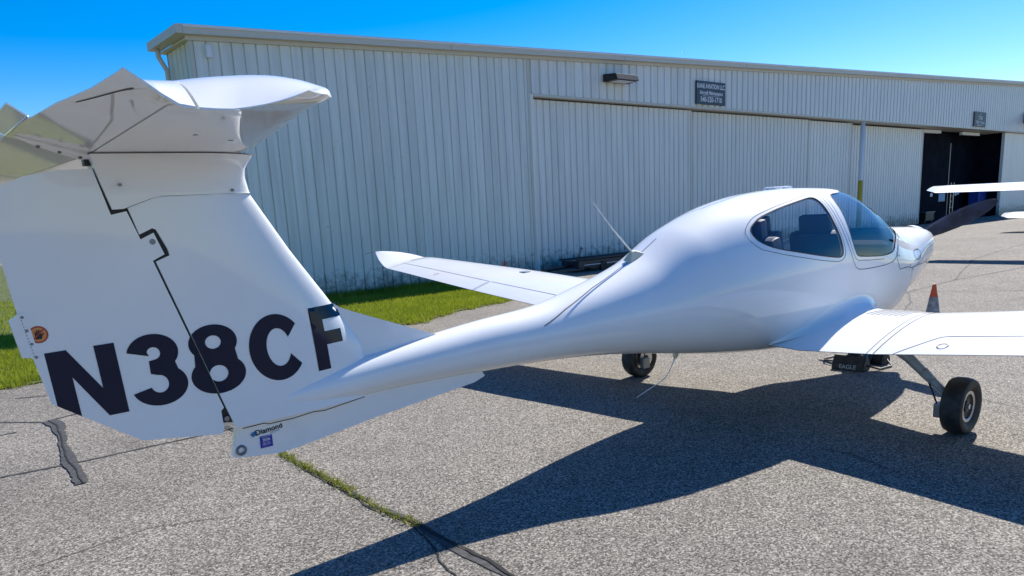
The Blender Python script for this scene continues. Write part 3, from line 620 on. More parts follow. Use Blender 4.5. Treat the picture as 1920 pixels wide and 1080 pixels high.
# top fairing under the tailplane
def fairy(x, z):
    h = finy(x, z); k = np.clip((z-1.78)/.17, 0, 1); return h+.004+.075*k**2.6*np.clip((x+4.83)/.12, 0, 1)**.5*np.clip((-4.10-x)/.3, 0, 1)**.5
def fshell():
    # lofted by height, sections swept around the nose
    V = []; F = []; zs = np.linspace(1.735, 1.950, 12); m = 29
    for z in zs:
        k = max(0, (z-1.80)/.15); xn = np.interp(z, [1.735, 1.79, 1.86, 1.90, 1.95], [-4.17, -4.182, -4.196, -4.188, -4.150])
        xa = np.interp(z, [1.735, 1.95], [-4.757, -4.815])
        u = np.linspace(0, 1, m)
        x = xn-(xn-xa)*u**2; zf = np.full(m, min(z, 1.86))
        s = (xn-x)/(xn-xt(1.86)); h = 5*.095*1.0*(.2969*np.sqrt(s)-.126*s-.3516*s**2+.2843*s**3-.1015*s**4)+.0035
        h = h+.125*k**2.2*np.sqrt(np.clip(s*4, 0, 1))*np.clip(1.0-s*.85, .15, 1); h[0] = 0
        zl = np.full(m, z)
        if z < 1.783: zl = np.maximum(z, np.interp(x, [-4.72, -4.584, -4.18], [1.735, 1.783, 1.787]))
        V += [(x[i], -h[i], zl[i]) for i in range(m)]+[(x[i], h[i], zl[i]) for i in range(m-1, 0, -1)]
    n = 2*m-1
    for j in range(len(zs)-1):
        for i in range(n): F.append((j*n+i, j*n+(i+1) % n, (j+1)*n+(i+1) % n, (j+1)*n+i))
    o = mesh_obj('tail_fairing', V, F, WHITE, AC, True); weld(o, 1e-4); sharp(o, 40)
    rg = V[-n:]; q = [(a, b*1.0+(.002 if b > 0 else -.002), c-e) for (a, b, c) in rg for e in (.0, .004)]
    mesh_obj('fairing_seam', q, [(2*i, 2*i+1, 2*((i+1) % n)+1, 2*((i+1) % n)) for i in range(n)], SEAM, o); return o
FAIR = fshell()
for (x, z) in [(-4.72, 1.83), (-4.27, 1.80)]:
    y = -.062 if x < -4.5 else -.047
    lathe('screw', [(.004, .0005), (.004, .0065), (-.01, .0065)], (0, -1, 0), (x, y, z), STEEL, FAIR, 12)
# dorsal fillet and ventral fin
def thin(t): return lambda x, z: np.full_like(x, t)
shell('dorsal_fin', [(-3.95, .95), (-3.95, 1.34), (-3.865, 1.272), (-3.80, 1.226), (-3.74, 1.20), (-3.494, 1.105), (-3.30, 1.03), (-3.225, 1.004), (-3.1, .985), (-3.2, .93)], WHITE, AC, lambda x, z: .008+.014*np.clip((1.12-z)/.16, 0, 1)*np.clip((x+3.72)/.12, 0, 1), False, .05)
VEN = shell('ventral_fin', [(-4.375, .737), (-4.410, .604), (-4.395, .594), (-4.20, .570), (-4.101, .575), (-3.87, .606), (-3.685, .632), (-3.025, .704), (-2.95, .73), (-3.0, .80), (-4.35, .80)], WHITE, AC, lambda x, z: .017+.02*np.clip((z-.6)/.2, 0, 1), False, .05)
lathe('tie_down_ring', [(.008, .014), (.012, .02), (.008, .026), (0, .026)], (0, -1, 0), (-4.373, -.017, .628), STEEL, VEN, 18)
lathe('tie_down_hole', [(.0, .0005), (.0, .014)], (0, -1, 0), (-4.373, -.0195, .628), ALU, VEN, 14)
pv = [(-4.37, .742), (-4.27, .747), (-4.25, .739), (-4.13, .742), (-4.03, .752), (-3.97, .747), (-3.6, .765)]
mesh_obj('fin_seam', [(x, -.0005-(.075 if False else float(finy(np.array([x]), np.array([z]))[0])+.003), z+dz) for x, z in pv for dz in (-.0025, .0025)], [(2*i, 2*i+1, 2*i+3, 2*i+2) for i in range(len(pv)-1)], SEAM, VEN)
# ---- letters
def letter_loops(ch):
    """outline of a bold grotesque capital, height 1"""
    A = np.array
    def arc(cx, cy, rx, ry, a0, a1, n=22): t = np.radians(np.linspace(a0, a1, n)); return np.stack([cx+rx*np.cos(t), cy+ry*np.sin(t)], 1)
    if ch == 'N': return [A([(0, 0), (.26, 0), (.26, .62), (.60, 0), (.86, 0), (.86, 1), (.60, 1), (.60, .40), (.26, 1), (0, 1)])], .86
    if ch == 'F': return [A([(0, 0), (.27, 0), (.27, .39), (.64, .39), (.64, .60), (.27, .60), (.27, .79), (.72, .79), (.72, 1), (0, 1)])], .72
    if ch == 'C':
        o = arc(.44, .5, .44, .525, 38, 322, 40); i = arc(.46, .5, .19, .30, 322+12, 38-12, 34)
        return [np.vstack([o, [(.86, .27)] if False else o[-1:], i])], .84
    if ch == '8':
        out = np.vstack([arc(.36, .265, .37, .29, -218, 38, 34), arc(.36, .755, .325, .268, -32, 212, 30)])
        return [out, arc(.36, .28, .125, .125, 0, 360, 22)[:-1], arc(.36, .76, .105, .10, 0, 360, 20)[:-1]], .73
    if ch == '3':
        P = np.vstack([arc(.35, .272, .36, .295, -168, 42, 28), arc(.34, .75, .325, .275, -38, 168, 26),
                       [(.285, .715)], arc(.345, .745, .085, .09, 160, -80, 14), [(.27, .645), (.26, .46)], arc(.345, .295, .115, .13, 90, -165, 18), ])
        return [P], .72
def put_letter(ch, x0, z0, wx, h, ang, shear, clip=()):
    loops, lw = letter_loops(ch); ca, sa = math.cos(ang), math.sin(ang)
    def mp(p): a = p[:, 0]/lw*wx; b = p[:, 1]*h; return np.stack([x0+a*ca+b*shear, z0+a*sa+b], 1)
    L2 = [resample(mp(l), .02) for l in loops]; P, T = cdt_fill(L2[0], gridpts(L2[0], .025), .025, L2[1:])
    if clip:
        rings = L2+[resample(np.array(c), .05) for c in clip]; V0 = []; E0 = []
        for lp in rings: q = len(V0); V0 += [tuple(p) for p in lp]; E0 += [(q+i, q+(i+1) % len(lp)) for i in range(len(lp))]
        r = delaunay_2d_cdt([Vector(v) for v in V0+[tuple(p) for p in P[len(np.vstack(L2)):]]], E0, [], 0, 1e-6); P = np.array([tuple(v) for v in r[0]]); T = np.array([f for f in r[2] if len(f) == 3]); c = P[T].mean(1)
        ok = pip(c[:, 0], c[:, 1], L2[0]); 
        for h_ in L2[1:]: ok &= ~pip(c[:, 0], c[:, 1], h_)
        cl = np.zeros(len(c), bool)
        for cpoly in rings[len(L2):]: cl |= pip(c[:, 0], c[:, 1], cpoly)
        T = T[ok & cl]; u_, inv_ = np.unique(T, return_inverse=True); P = P[u_]; T = inv_.reshape(-1, 3)
    Y = -(finy(P[:, 0], P[:, 1])+.0016)
    return mesh_obj('registration_letter', np.stack([P[:, 0], Y, P[:, 1]], 1), [tuple(t) for t in T], LETTER, AC, True)
a_ = math.atan2(.032, .848)
for ch, x0, wx in (('N', -5.058, .246), ('3', -4.782, .222), ('8', -4.545, .232), ('C', -4.283, .252), ('F', -3.998, .178)):
    zb_ = .906+(x0+4.81)*.0377
    if ch in '38C': zb_ += .004
    put_letter(ch, x0+(.028 if ch == 'F' else .0), zb_+.003, wx, .296 if ch != 'F' else .306, a_, -.06, (rud_poly, fin_poly) if ch in 'N8' else ())
# sticker with hand, tab, placards
def flat_on_fin(name, pts, off, mat, parent, yf=finy):
    p = np.array(pts); V = [(x, -(float(yf(np.array([x]), np.array([z]))[0])+off), z) for x, z in p]; return mesh_obj(name, V, [tuple(range(len(p)))], mat, parent)
def circ(cx, cz, r, n=28): return [(cx+r*math.cos(2*math.pi*k/n), cz+r*math.sin(2*math.pi*k/n)) for k in range(n)]
cx, cz = -5.083, 1.272
STK = flat_on_fin('warning_sticker', circ(cx, cz, .034), .0015, plain('sticker_red', (.42, .05, .02), .5), AC)
flat_on_fin('sticker_face', circ(cx, cz, .028), .0022, plain('sticker_orange', (.72, .27, .08), .5), STK)
hand = [(-.011, -.018), (.010, -.018), (.013, -.006), (.020, .003), (.017, .006), (.009, 0), (.010, .016), (.0065, .017), (.005, .004), (.004, .019), (.0005, .019), (0, .004), (-.002, .018), (-.0055, .017), (-.005, .003), (-.008, .013), (-.0115, .012), (-.011, -.004)]
flat_on_fin('hand_symbol', [(cx+a, cz+b) for a, b in hand], .0028, BLACK, STK)
flat_on_fin('slash', [(cx-.021, cz-.017), (cx-.018, cz-.021), (cx+.021, cz+.017), (cx+.018, cz+.021)], .0033, plain('sticker_red2', (.42, .05, .02), .5), STK)
tabp = [(-5.112, 1.362), (-5.128, 1.362), (-5.171, 1.335), (-5.150, 1.19), (-5.125, 1.186), (-5.098, 1.172), (-5.092, 1.182)]
TAB = shell('rudder_trim_tab', tabp, WHITE, AC, lambda x, z: np.full_like(x, .0085), False, .04)
for k in range(4):
    t = k/3; lathe('rivet', [(.002, .0005), (.002, .005), (0, .006)], (0, -1, 0), (-5.125+t*.022, -.0088, 1.345-t*.16), STEEL, TAB, 10)
for k in range(14):
    t = (k+.5)/14; lathe('rivet', [(.001, .0003), (.001, .0022), (0, .0025)], (0, -1, 0), (-5.132+t*.024, -.0088, 1.35-t*.165), STEEL, TAB, 6)
vm = lambda x, z: Matrix.Translation((x, -.0395, z)) @ Matrix.Rotation(R(90), 4, 'X') @ Matrix.Rotation(R(8), 4, 'Z')
def vy(z): return -(.017+.02*min(1, max(0, (z-.6)/.2)))-.0012
def vmtx(x, z, rot=6): return Matrix.Translation((x, vy(z)-.0012, z)) @ Matrix.Rotation(R(rot), 4, 'Y').inverted() @ Matrix.Rotation(R(90-5.7), 4, 'X')
text('maker_lettering', 'Diamond', .036, BLACK, VEN, vmtx(-4.235, .700), ext=.0003, bold=.0008)
text('maker_lettering', 'AIRCRAFT', .011, GREYP, VEN, vmtx(-4.205, .683), ext=.0003)
bm = bmesh.new()
for a, b in ((0, 1),):
    vs = [bm.verts.new((-4.325+dx, vy(.692)-.001, .692+dz)) for dx, dz in ((0, -.003), (.012, -.014), (.03, -.006), (.033, .006), (.022, .013), (.006, .008))]; bm.faces.new(vs)
bm_obj('gem_emblem', bm, plain('emblem_blue', (.02, .16, .36), .4), VEN)
STB = boxo('inspection_sticker', (-4.282, vy(.645)-.0016, .615), (-4.222, vy(.645)-.0004, .673), plain('sticker_indigo', (.03, .02, .33), .45), AC)
text('sticker_lettering', '2026', .0185, INK, STB, vmtx(-4.252, .653, 3) @ Matrix.Translation((0, 0, .002)), ext=.0003, bold=.0004)
text('sticker_lettering', 'REGISTRATION', .0065, INK, STB, vmtx(-4.252, .668, 3) @ Matrix.Translation((0, 0, .002)), ext=.0003)
for k in range(4): text('sticker_lettering', 'Virginia Aviation', .006, INK, STB, vmtx(-4.252, .640-.006*k, 3) @ Matrix.Translation((0, 0, .0022)), ext=.0003)
# ---- tailplane (flat underside, cambered top, drooped tip caps)
ZL = 1.950
def sle(y): a = np.abs(y); return np.where(a < 1.46, -4.145-.235*a, -4.488-1.1*np.clip((a-1.46)/.18, 0, 1)**2.2*.12)
def ste(y): a = np.abs(y); return np.interp(a, [0, .6, 1.06, 1.42, 1.64], [-5.072, -5.066, -5.050, -5.040, -5.03])
def shx(y): return -4.80-.052*np.abs(y)
def stz(x, y, top):
    c = sle(y)-ste(y); s = np.clip((sle(y)-x)/c, 0, 1); a = np.abs(y)
    th = (.10-.018*np.clip((a-1.0)/.4, 0, 1))*(1.4845*np.sqrt(s)-.63*s-1.758*s**2+1.4215*s**3-.5075*s**4)*2.0
    nose = .028*np.clip(1-s/.12, 0, 1)**2
    k = np.clip((a-1.36)/.28, 0, 1); dr = k**1.5*np.interp(s, [0, .07, .2, .32, .49, .77, .95, 1], [.010, -.005, -.022, -.034, -.045, -.045, .004, .015])
    zlo = ZL+nose*(1-k)+dr+np.maximum(shx(y)-x, 0)*.25*np.interp(a, [0, 1.0, 1.5, 1.64], [1, .97, .62, .45])
    if not top: return zlo
    return zlo+np.maximum(th*(1-k**2.9), .003)+.010*np.sin(np.pi*np.clip(k*.9, 0, 1))*np.clip((s-.45)/.3, 0, 1)*np.clip((1-s)/.2, 0, 1)
def hshell(name, poly, mat, parent, step=.04):
    p = resample(np.array(poly, float), step)
    def fo(q): return np.stack([np.sqrt(np.clip((sle(q[:, 1])-q[:, 0])/(sle(q[:, 1])-ste(q[:, 1])), 0, 1)), q[:, 1]], 1)
    q = fo(p); P, T = cdt_fill(q, gridpts(q, step), step)
    X = sle(P[:, 1])-(sle(P[:, 1])-ste(P[:, 1]))*P[:, 0]**2; zt = stz(X, P[:, 1], True); zl = stz(X, P[:, 1], False); le = P[:, 0] < 1e-3; zt = np.where(le, zl, zt); n = len(P)
    V = np.vstack([np.stack([X, P[:, 1], zt], 1), np.stack([X, P[:, 1], zl], 1)]); F = [tuple(t) for t in T]+[tuple(n+i for i in t[::-1]) for t in T]
    for a, b in boundary(T): F.append((b, a, n+a, n+b))
    o = mesh_obj(name, V, F, mat, parent, True); weld(o, 1e-5); sharp(o, 40); return o
ys = np.linspace(-1.64, 1.64, 55)
STAB = hshell('tailplane', [(float(sle(y)), y) for y in ys]+[(float(shx(1.64)), 1.64), (-4.80, .02), (-4.80, -.02), (float(shx(1.64)), -1.64)], WHITE, AC)
ELE = hshell('elevator', [(float(shx(y))-.007, y) for y in (-1.638, -1.3, -.6, -.05, .05, .6, 1.3, 1.638)]+[(float(ste(y)), y) for y in (1.638, 1.42, 1.1, .5, 0, -.5, -1.1, -1.42, -1.638)], WHITE, AC)
for s in (-1, 1):
    V = [(-5.070, s*.02, 2.014), (-5.067, s*.57, 2.013), (-5.119, s*.575, 2.050), (-5.124, s*.02, 2.051)]; V += [(a, c, d+.006) for a, c, d in V]
    mesh_obj('elevator_trim_tab', V, [(0, 1, 2, 3), (4, 5, 6, 7), (0, 1, 5, 4), (1, 2, 6, 5), (2, 3, 7, 6), (3, 0, 4, 7)], WHITE, ELE)
    tube('tab_hinge_glint', [(-5.071, s*.02, 2.016), (-5.068, s*.57, 2.015)], .0045, ALU, ELE, 6)  # bright rod along the hinge stands in for sky glinting through the gap
    q = []
    for t in np.linspace(0, 1, 10):
        x = -5.026+.04*t; y = s*(1.10+.42*t); x = max(x, float(ste(y))+.002); q += [(x-.0025, y, float(stz(np.array(x-.0025), np.array(y), False))-.001), (x+.0025, y, float(stz(np.array(x+.0025), np.array(y), False))-.001)]
    mesh_obj('elevator_seam', q, [(2*k, 2*k+1, 2*k+3, 2*k+2) for k in range(9)], SEAM, ELE)
# control horn fairing beneath the elevator, along the centreline
def blob(name, pts, rx, rz, mat, parent):
    V = []; F = []; n = 14
    for i, (p, a, b) in enumerate(zip(pts, rx, rz)):
        for k in range(n): t = 2*math.pi*k/n; V.append((p[0], p[1]+a*math.cos(t), p[2]+b*math.sin(t)))
    for i in range(len(pts)-1):
        for k in range(n): F.append((i*n+k, i*n+(k+1) % n, (i+1)*n+(k+1) % n, (i+1)*n+k))
    F.append(tuple(range(n))); F.append(tuple((len(pts)-1)*n+k for k in range(n))); return mesh_obj(name, V, F, mat, parent, True)
blob('control_horn_fairing', [(-4.79, -.01, 1.946), (-4.83, -.01, 1.950), (-4.92, -.03, 1.972), (-5.0, -.055, 1.994), (-5.05, -.08, 2.008)], [.03, .034, .032, .022, .004], [.018, .022, .018, .012, .003], WHITE, ELE)
bm = bmesh.new(); box(bm, (-4.805, 0, 1.925), (.045, .05, .035)); bm_obj('hinge_bracket', bm, BLACK, AC, bev=.004)
for k in range(3): lathe('bolt', [(.004, .0005), (.004, .007), (0, .008)], (0, -.5, -1), (-4.84-.07*k, -.035-.012*k, 1.938+.018*k), STEEL, ELE, 8)
for (x, y) in [(-4.62, -.75), (-4.45, -.6)]: lathe('screw', [(.0, .0005), (.0, .008), (-.004, .008)], (0, 0, -1), (x, y, 1.9485), STEEL, STAB, 10)
# ---- wings
AFX = np.concatenate([[0, .004, .012, .025, .045, .07, .10, .15, .2, .27, .35, .45, .55, .65, .72, .78], np.linspace(.84, 1, 5)])
def airfoil(t=.15, cam=.03):
    x = AFX; th = 5*t*(.2969*np.sqrt(x)-.126*x-.3516*x**2+.2843*x**3-.1015*x**4); c = cam*4*x*(1-x)
    return np.concatenate([x[::-1], x[1:]]), np.concatenate([(c+th)[::-1], (c-th)[1:]*.95])
WY = np.array([.10, .62, 1.15, 1.60, 2.2, 3.0, 3.5, 4.3, 5.0, 5.36, 5.50])
WTE = np.array([-.50, -.60, -.605, -.60, -.60, -.58, -.56, -.49, -.425, -.40, -.39])
WZ = np.array([.575, .575, .608, .655, .717, .785, .828, .89, .945, .972, .985])
WLE = np.array([.70, .68, .56, .55, .54, .53, .52, .50, .48, .47, .45])
INC = np.array([.055, .055, .055, .055, .052, .048, .045, .04, .035, .033, .033])
def wpt(y, fx, fz): # point of the wing section at span y (abs)
    te = np.interp(y, WY, WTE); c = np.interp(y, WY, WLE)-te; z = np.interp(y, WY, WZ); i = np.interp(y, WY, INC)
    return te+c*(1-fx), z+c*fz+c*(1-fx)*i
FX, FZ = airfoil()
def wing(s):
    W_ = bpy.data.objects.new('wing', None); link(W_, AC)
    sec = [(y, None) for y in np.concatenate([np.linspace(.10, 1.15, 9), np.linspace(1.25, 5.45, 24)])]
    V = []; F = []; n = len(FX)
    for y, _ in sec:
        X, Z = wpt(y, FX, FZ); V += [(X[i], s*y, Z[i]) for i in range(n)]
    # winglet sections: chord shrinks, span curves upward
    for (y, z, te, le, tt) in [(5.55, 1.003, -.385, .44, .95), (5.63, 1.024, -.365, .42, .9), (5.71, 1.052, -.345, .38, .85), (5.78, 1.084, -.33, .32, .8), (5.84, 1.12, -.315, .22, .7), (5.885, 1.155, -.305, .08, .6), (5.91, 1.18, -.30, -.08, .45), (5.918, 1.192, -.298, -.2, .25)]:
        c = le-te; V += [(te+c*(1-FX[i]), s*(y-(FZ[i]*c*tt*.5)), z+FZ[i]*c*tt*.6) for i in range(n)]
    m = len(V)//n
    for j in range(m-1):
        for i in range(n-1): F.append((j*n+i, j*n+i+1, (j+1)*n+i+1, (j+1)*n+i))
    F.append(tuple((m-1)*n+i for i in range(n)))
    o = mesh_obj('wing_skin', V, F, WHITE, W_, True); weld(o, 1e-6); sharp(o, 40)
    # seams on the upper skin
    def up(y, f, off=.0015):
        fz = np.interp(f, AFX, (.03*4*AFX*(1-AFX)+5*.15*(.2969*np.sqrt(AFX)-.126*AFX-.3516*AFX**2+.2843*AFX**3-.1015*AFX**4))); x, z = wpt(y, f, fz); return np.array([x, s*y, z+off])
    def seam(name, pts, wid, mat=SEAM):
        pts = resample(np.array(pts, float), .06, False); q = np.array([up(a, b) for a, b in pts]); V = []; 
        for i in range(len(q)):
            d = q[min(i+1, len(q)-1)]-q[max(i-1, 0)]; nn = np.cross(d, (0, 0, 1.)); nn /= np.linalg.norm(nn); V += [q[i]-nn*wid/2, q[i]+nn*wid/2]
        mesh_obj(name, V, [(2*i, 2*i+1, 2*i+3, 2*i+2) for i in range(len(q)-1)], mat, W_)
    seam('joint_seam', [(1.10, .02), (1.10, .5), (1.10, .998)], .005); seam('joint_seam', [(1.145, .02), (1.145, .5), (1.145, .998)], .007)
    seam('flap_seam', [(1.27, .998), (1.46, .79), (1.50, .78), (3.30, .775), (3.30, .998)], .007)
    seam('aileron_seam', [(3.33, .998), (3.33, .775), (5.36, .745), (5.42, .998)], .007)
    seam('tip_seam', [(5.30, .02), (5.36, .4), (5.44, .745)], .005)
    # walkway strips near the leading edge
    for k in range(7):
        ya = .735+k*.045; f = .27
        q = [up(ya+.020*e-.004*j, f+.028*j, .0035) for j in range(-4, 6) for e in (0, 1)]; mesh_obj('walkway_strip', q, [(2*j, 2*j+1, 2*j+3, 2*j+2) for j in range(9)], GREYP, W_)
    for (yy, f, rr) in [(1.52, .90, .035), (4.35, .86, .03)]:
        c = up(yy, f, .005); lathe('no_step_mark', [(0, rr*.72), (0, rr)], (-.2, -s*.1, 1), c, plain('mark_tan', (.5, .33, .2), .6), W_, 20)
    c = up(3.25, .35, .006); boxo('fuel_cap', c-np.array((.05, .05, .006)), c+np.array((.05, .05, .002)), ALU, W_, .003)
    for (dx, dy) in ((-.31, 5.90), (-.37, 5.58)):
        zz_ = 1.19 if dy > 5.7 else .99; tube('static_wick', [(dx, s*dy, zz_), (dx-.10, s*(dy+.03), zz_-.01), (dx-.14, s*(dy+.04), zz_-.02)], [.003, .002, .002], BLACK, W_, 5)
    # root fillet
    xs_ = np.linspace(-.56, .72, 44); V = []; F = []; K = 12
    for x in xs_:
        te = -.60; le = .70; f = np.clip((le-x)/(le-te), .0, 1); g_ = np.clip((x+.56)/.55, 0, 1)**.8
        fz = np.interp(f, AFX, (.03*4*AFX*(1-AFX)+5*.15*(.2969*np.sqrt(AFX)-.126*AFX-.3516*AFX**2+.2843*AFX**3-.1015*AFX**4)))
        wx, wz = wpt(.56, f, fz)
        th_ = np.linspace(.9, 3.0, 400); q = fus(np.full(400, x), th_); base = -q[np.argmin(np.abs(q[:, 2]-wz)), 1]
        yo = base+.004+.18*g_*np.clip((.74-x)/.35, .0, 1)**.7; wx, wz = wpt(yo, f, fz); tail = 0.
        zw = wz-.003; hgt = .006+.165*g_
        # fuselage side at height
        ztop = zw+hgt*(1-tail*.3); i = np.argmin(np.abs(q[:, 2]-ztop)); fy = -q[i, 1]; j = np.argmin(np.abs(q[:, 2]-zw)); fy2 = -q[j, 1]
        oy = max(yo, fy2)*(1-tail)+fy2*tail; oz = zw
        A = np.array([fy-.004, q[i, 2]]); Bp = np.array([min(fy, fy2)+.012*(1-tail), oz+.012*(1-tail)]); Cc = np.array([oy, oz])
        for t in np.linspace(0, 1, K): p = (1-t)**2*A+2*t*(1-t)*Bp+t*t*Cc; V.append((x, s*p[0], p[1]))
    for a in range(len(xs_)-1):
        for b in range(K-1): F.append((a*K+b, a*K+b+1, (a+1)*K+b+1, (a+1)*K+b))
    mesh_obj('root_fairing', V, F, WHITE, W_, True)
    return W_
wing(-1); wing(1)
# ---- undercarriage
def wheel(parent, c, r, wd, s, name='wheel'):
    W_ = bpy.data.objects.new(name, None); link(W_, parent); h = wd/2
    pr = [(-h*.62, r*.56), (-h*.80, r*.62), (-h*.98, r*.78), (-h, r*.86), (-h*.9, r*.94), (-h*.62, r*.985), (-h*.25, r), (0, r), (h*.25, r), (h*.62, r*.985), (h*.9, r*.94), (h, r*.86), (h*.98, r*.78), (h*.80, r*.62), (h*.62, r*.56)]
    lathe('tyre', pr, (0, 1, 0), c, RUBBER, W_, 56)
    for e in (-1, 1):
        lathe('rim', [(e*h*.60, r*.565), (e*h*.70, r*.55), (e*h*.70, r*.47), (e*h*.5, r*.44), (e*h*.42, r*.2), (e*h*.62, r*.18), (e*h*.66, r*.02)], (0, 1, 0), c, RIMD, W_, 40)
        lathe('rim_ring', [(e*h*.705, r*.555), (e*h*.712, r*.53), (e*h*.712, r*.46), (e*h*.66, r*.44)], (0, 1, 0), c, ALU, W_, 40)
        for k in range(5):
            a = 2*math.pi*k/5; p = Vector(c)+Vector((math.cos(a)*r*.32, e*h*.47, math.sin(a)*r*.32)); lathe('rim_hole', [(0, .0005), (0, r*.075)], (0, e, 0), p, BLACK, W_, 12)
        lathe('hub_nut', [(0, .002), (0, r*.09), (-.03, r*.10)], (0, e, 0), Vector(c)+Vector((0, e*h*.78, 0)), ALU, W_, 12)
    return W_
for s, y in ((-1, -1.475), (1, 1.41)):
    Gt = bpy.data.objects.new('main_gear', None); link(Gt, AC)
    wheel(AC, (.0, y, .193), .195, .142, s)
    a = abs(y)
    tube('gear_strut', [(-.03, s*.55, .60), (-.045, s*.98, .595), (-.05, s*(a-.34), .495), (-.045, s*(a-.10), .285), (-.02, s*(a-.06), .235), (0, s*(a-.02), .20)], [.05, .045, .036, .026, .022, .02], GREYP, Gt, 14)
    tube('strut_cuff', [(-.049, s*(a-.24), .41), (-.047, s*(a-.17), .347)], [.036, .03], GREYP, Gt, 14)
    tube('brake_line', [(-.055, s*(a-.20), .35), (-.085, s*(a-.16), .30), (-.08, s*(a-.13), .22), (-.05, s*(a-.12), .17)], .006, BLACK, Gt, 6)
    bm = bmesh.new(); box(bm, (-.05, s*(a-.115), .155), (.09, .05, .10)); bm_obj('brake_caliper', bm, STEEL, Gt, bev=.01)
    lathe('brake_disc', [(0, .03), (0, .085), (.008, .085)], (0, 1, 0), (0, s*(a-.088), .193), ALU, Gt, 28)
Gn = bpy.data.objects.new('nose_gear', None); link(Gn, AC)
wheel(AC, (1.65, .03, .168), .17, .12, -1)
tube('gear_strut', [(1.28, 0, .62), (1.50, .01, .46), (1.66, .02, .40)], [.035, .03, .028], GREYP, Gn, 12)
for e in (-1, 1): tube('fork', [(1.66, .02, .41), (1.66, .03+e*.085, .36), (1.65, .03+e*.085, .168)], .017, GREYP, Gn, 10)
# ---- propeller
HB = Vector((2.56, 0, 1.155)); PR = bpy.data.objects.new('propeller', None); link(PR, AC)
lathe('spinner', [(-.10, .14), (-.05, .145), (.02, .135), (.10, .11), (.18, .075), (.24, .035), (.262, .003)], (1, 0, 0), HB, WHITE, PR, 36)
ang = math.atan2(1.507-HB.z, .72)
PROPB = noisy('worn_black_blade', (.008, .015, .034), (.02, .04, .10), 10, .45, .05)
for q in (0, 1):
    d = Vector((0, -math.cos(ang), math.sin(ang)))*(1 if q == 0 else -1); t_ = Vector((1, 0, 0)).cross(d); V = []; F = []
    st_ = [(.06, .10, .05, 55), (.14, .13, .045, 48), (.25, .165, .032, 40), (.40, .18, .024, 34), (.52, .175, .018, 29), (.62, .155, .014, 26), (.70, .125, .011, 24), (.76, .09, .009, 23), (.80, .05, .007, 22), (.818, .018, .004, 22)]
    n = 16
    for (r_0, ch, tk, pit) in st_:
        cdir = t_*math.cos(R(pit))+Vector((1, 0, 0))*math.sin(R(pit)); nd = d.cross(cdir)
        for k in range(n):
            a = 2*math.pi*k/n; V.append(HB+d*r_0+cdir*(ch/2*math.cos(a))+nd*(tk/2*math.sin(a)))
    for i in range(len(st_)-1):
        for k in range(n): F.append((i*n+k, i*n+(k+1) % n, (i+1)*n+(k+1) % n, (i+1)*n+k))
    F.append(tuple((len(st_)-1)*n+k for k in range(n)))
    mesh_obj('blade', V, F, PROPB, PR, True)
# ---- aerials
AN = bpy.data.objects.new('whip_aerial', None); link(AN, AC)
tube('whip', [(-1.66, -.015, 1.335), (-1.84, -.01, 1.50), (-2.0, -.0, 1.668)], [.006, .0045, .003], PALEW, AN, 8)
bm = bmesh.new(); Vb = [bm.verts.new(p) for p in [(-1.72, -.05, 1.272), (-1.57, -.045, 1.325), (-1.57, .02, 1.335), (-1.72, .02, 1.285), (-1.68, -.022, 1.345), (-1.64, -.02, 1.35), (-1.64, -.008, 1.352), (-1.68, -.008, 1.347)]]
for f in [(0, 1, 2, 3), (4, 5, 6, 7), (0, 1, 5, 4), (1, 2, 6, 5), (2, 3, 7, 6), (3, 0, 4, 7)]: bm.faces.new([Vb[i] for i in f])
bm_obj('aerial_base', bm, plain('aged_cream', (.55, .52, .40), .5), AN, bev=.006)
AN = bpy.data.objects.new('belly_aerial', None); link(AN, AC)
tube('wire', [(-1.262, -.05, .575), (-1.30, -.05, .52), (-1.345, -.05, .463), (-1.38, -.05, .435), (-1.44, -.05, .413), (-1.56, -.05, .385), (-1.685, -.05, .352)], [.005, .004, .0035, .0035, .003, .003, .0025], PALEW, AN, 7)
lathe('aerial_base', [(0, .01), (.0, .012), (.05, .028), (.10, .04)], (.25, 0, 1), (-1.27, -.05, .56), plain('aged_cream2', (.55, .52, .40), .5), AN, 14)
# ------------------------------------------------------------------ chocks by the nose wheel
CH = thing('wheel_chocks', (1.62, .02, 0), 'pair of black rubber chocks joined by rope at the nose wheel', 'wheel chocks')
def chock(x, y, rot, lettered):
    bm = bmesh.new(); pr = [(-.085, 0), (.085, 0), (.075, .06), (.02, .135), (-.02, .135), (-.075, .06)]; Lg = .15
    a = [bm.verts.new((p, -Lg, q)) for p, q in pr]; b = [bm.verts.new((p, Lg, q)) for p, q in pr]; n = len(pr)
    bm.faces.new(a); bm.faces.new(b[::-1])
    for i in range(n): bm.faces.new((a[i], a[(i+1) % n], b[(i+1) % n], b[i]))
    o = bm_obj('chock', bm, RUBBER, CH, bev=.008); o.matrix_local = Matrix.Translation((x-1.62, y-.02, 0)) @ Matrix.Rotation(rot, 4, 'Z')
    if lettered:
        text('chock_lettering', 'EAGLE', .055, GREYP, o, Matrix.Translation((-.0835, 0, .035)) @ Matrix.Rotation(R(-90), 4, 'Z') @ Matrix.Rotation(R(80), 4, 'X'), ext=.0005, bold=.001)
chock(1.45, .03, R(6), True); chock(1.86, .03, R(-4), False)
tube('rope', [(1.50-1.62, .16, .05), (1.56-1.62, .33, .03), (1.72-1.62, .42, .012), (1.88-1.62, .40, .012), (1.90-1.62, .28, .03), (1.86-1.62, .15, .06)], .009, BLACK, CH, 7)
tube('rope', [(1.46-1.62, -.13, .05), (1.55-1.62, -.22, .012), (1.75-1.62, -.24, .012), (1.84-1.62, -.15, .05)], .009, BLACK, CH, 7)
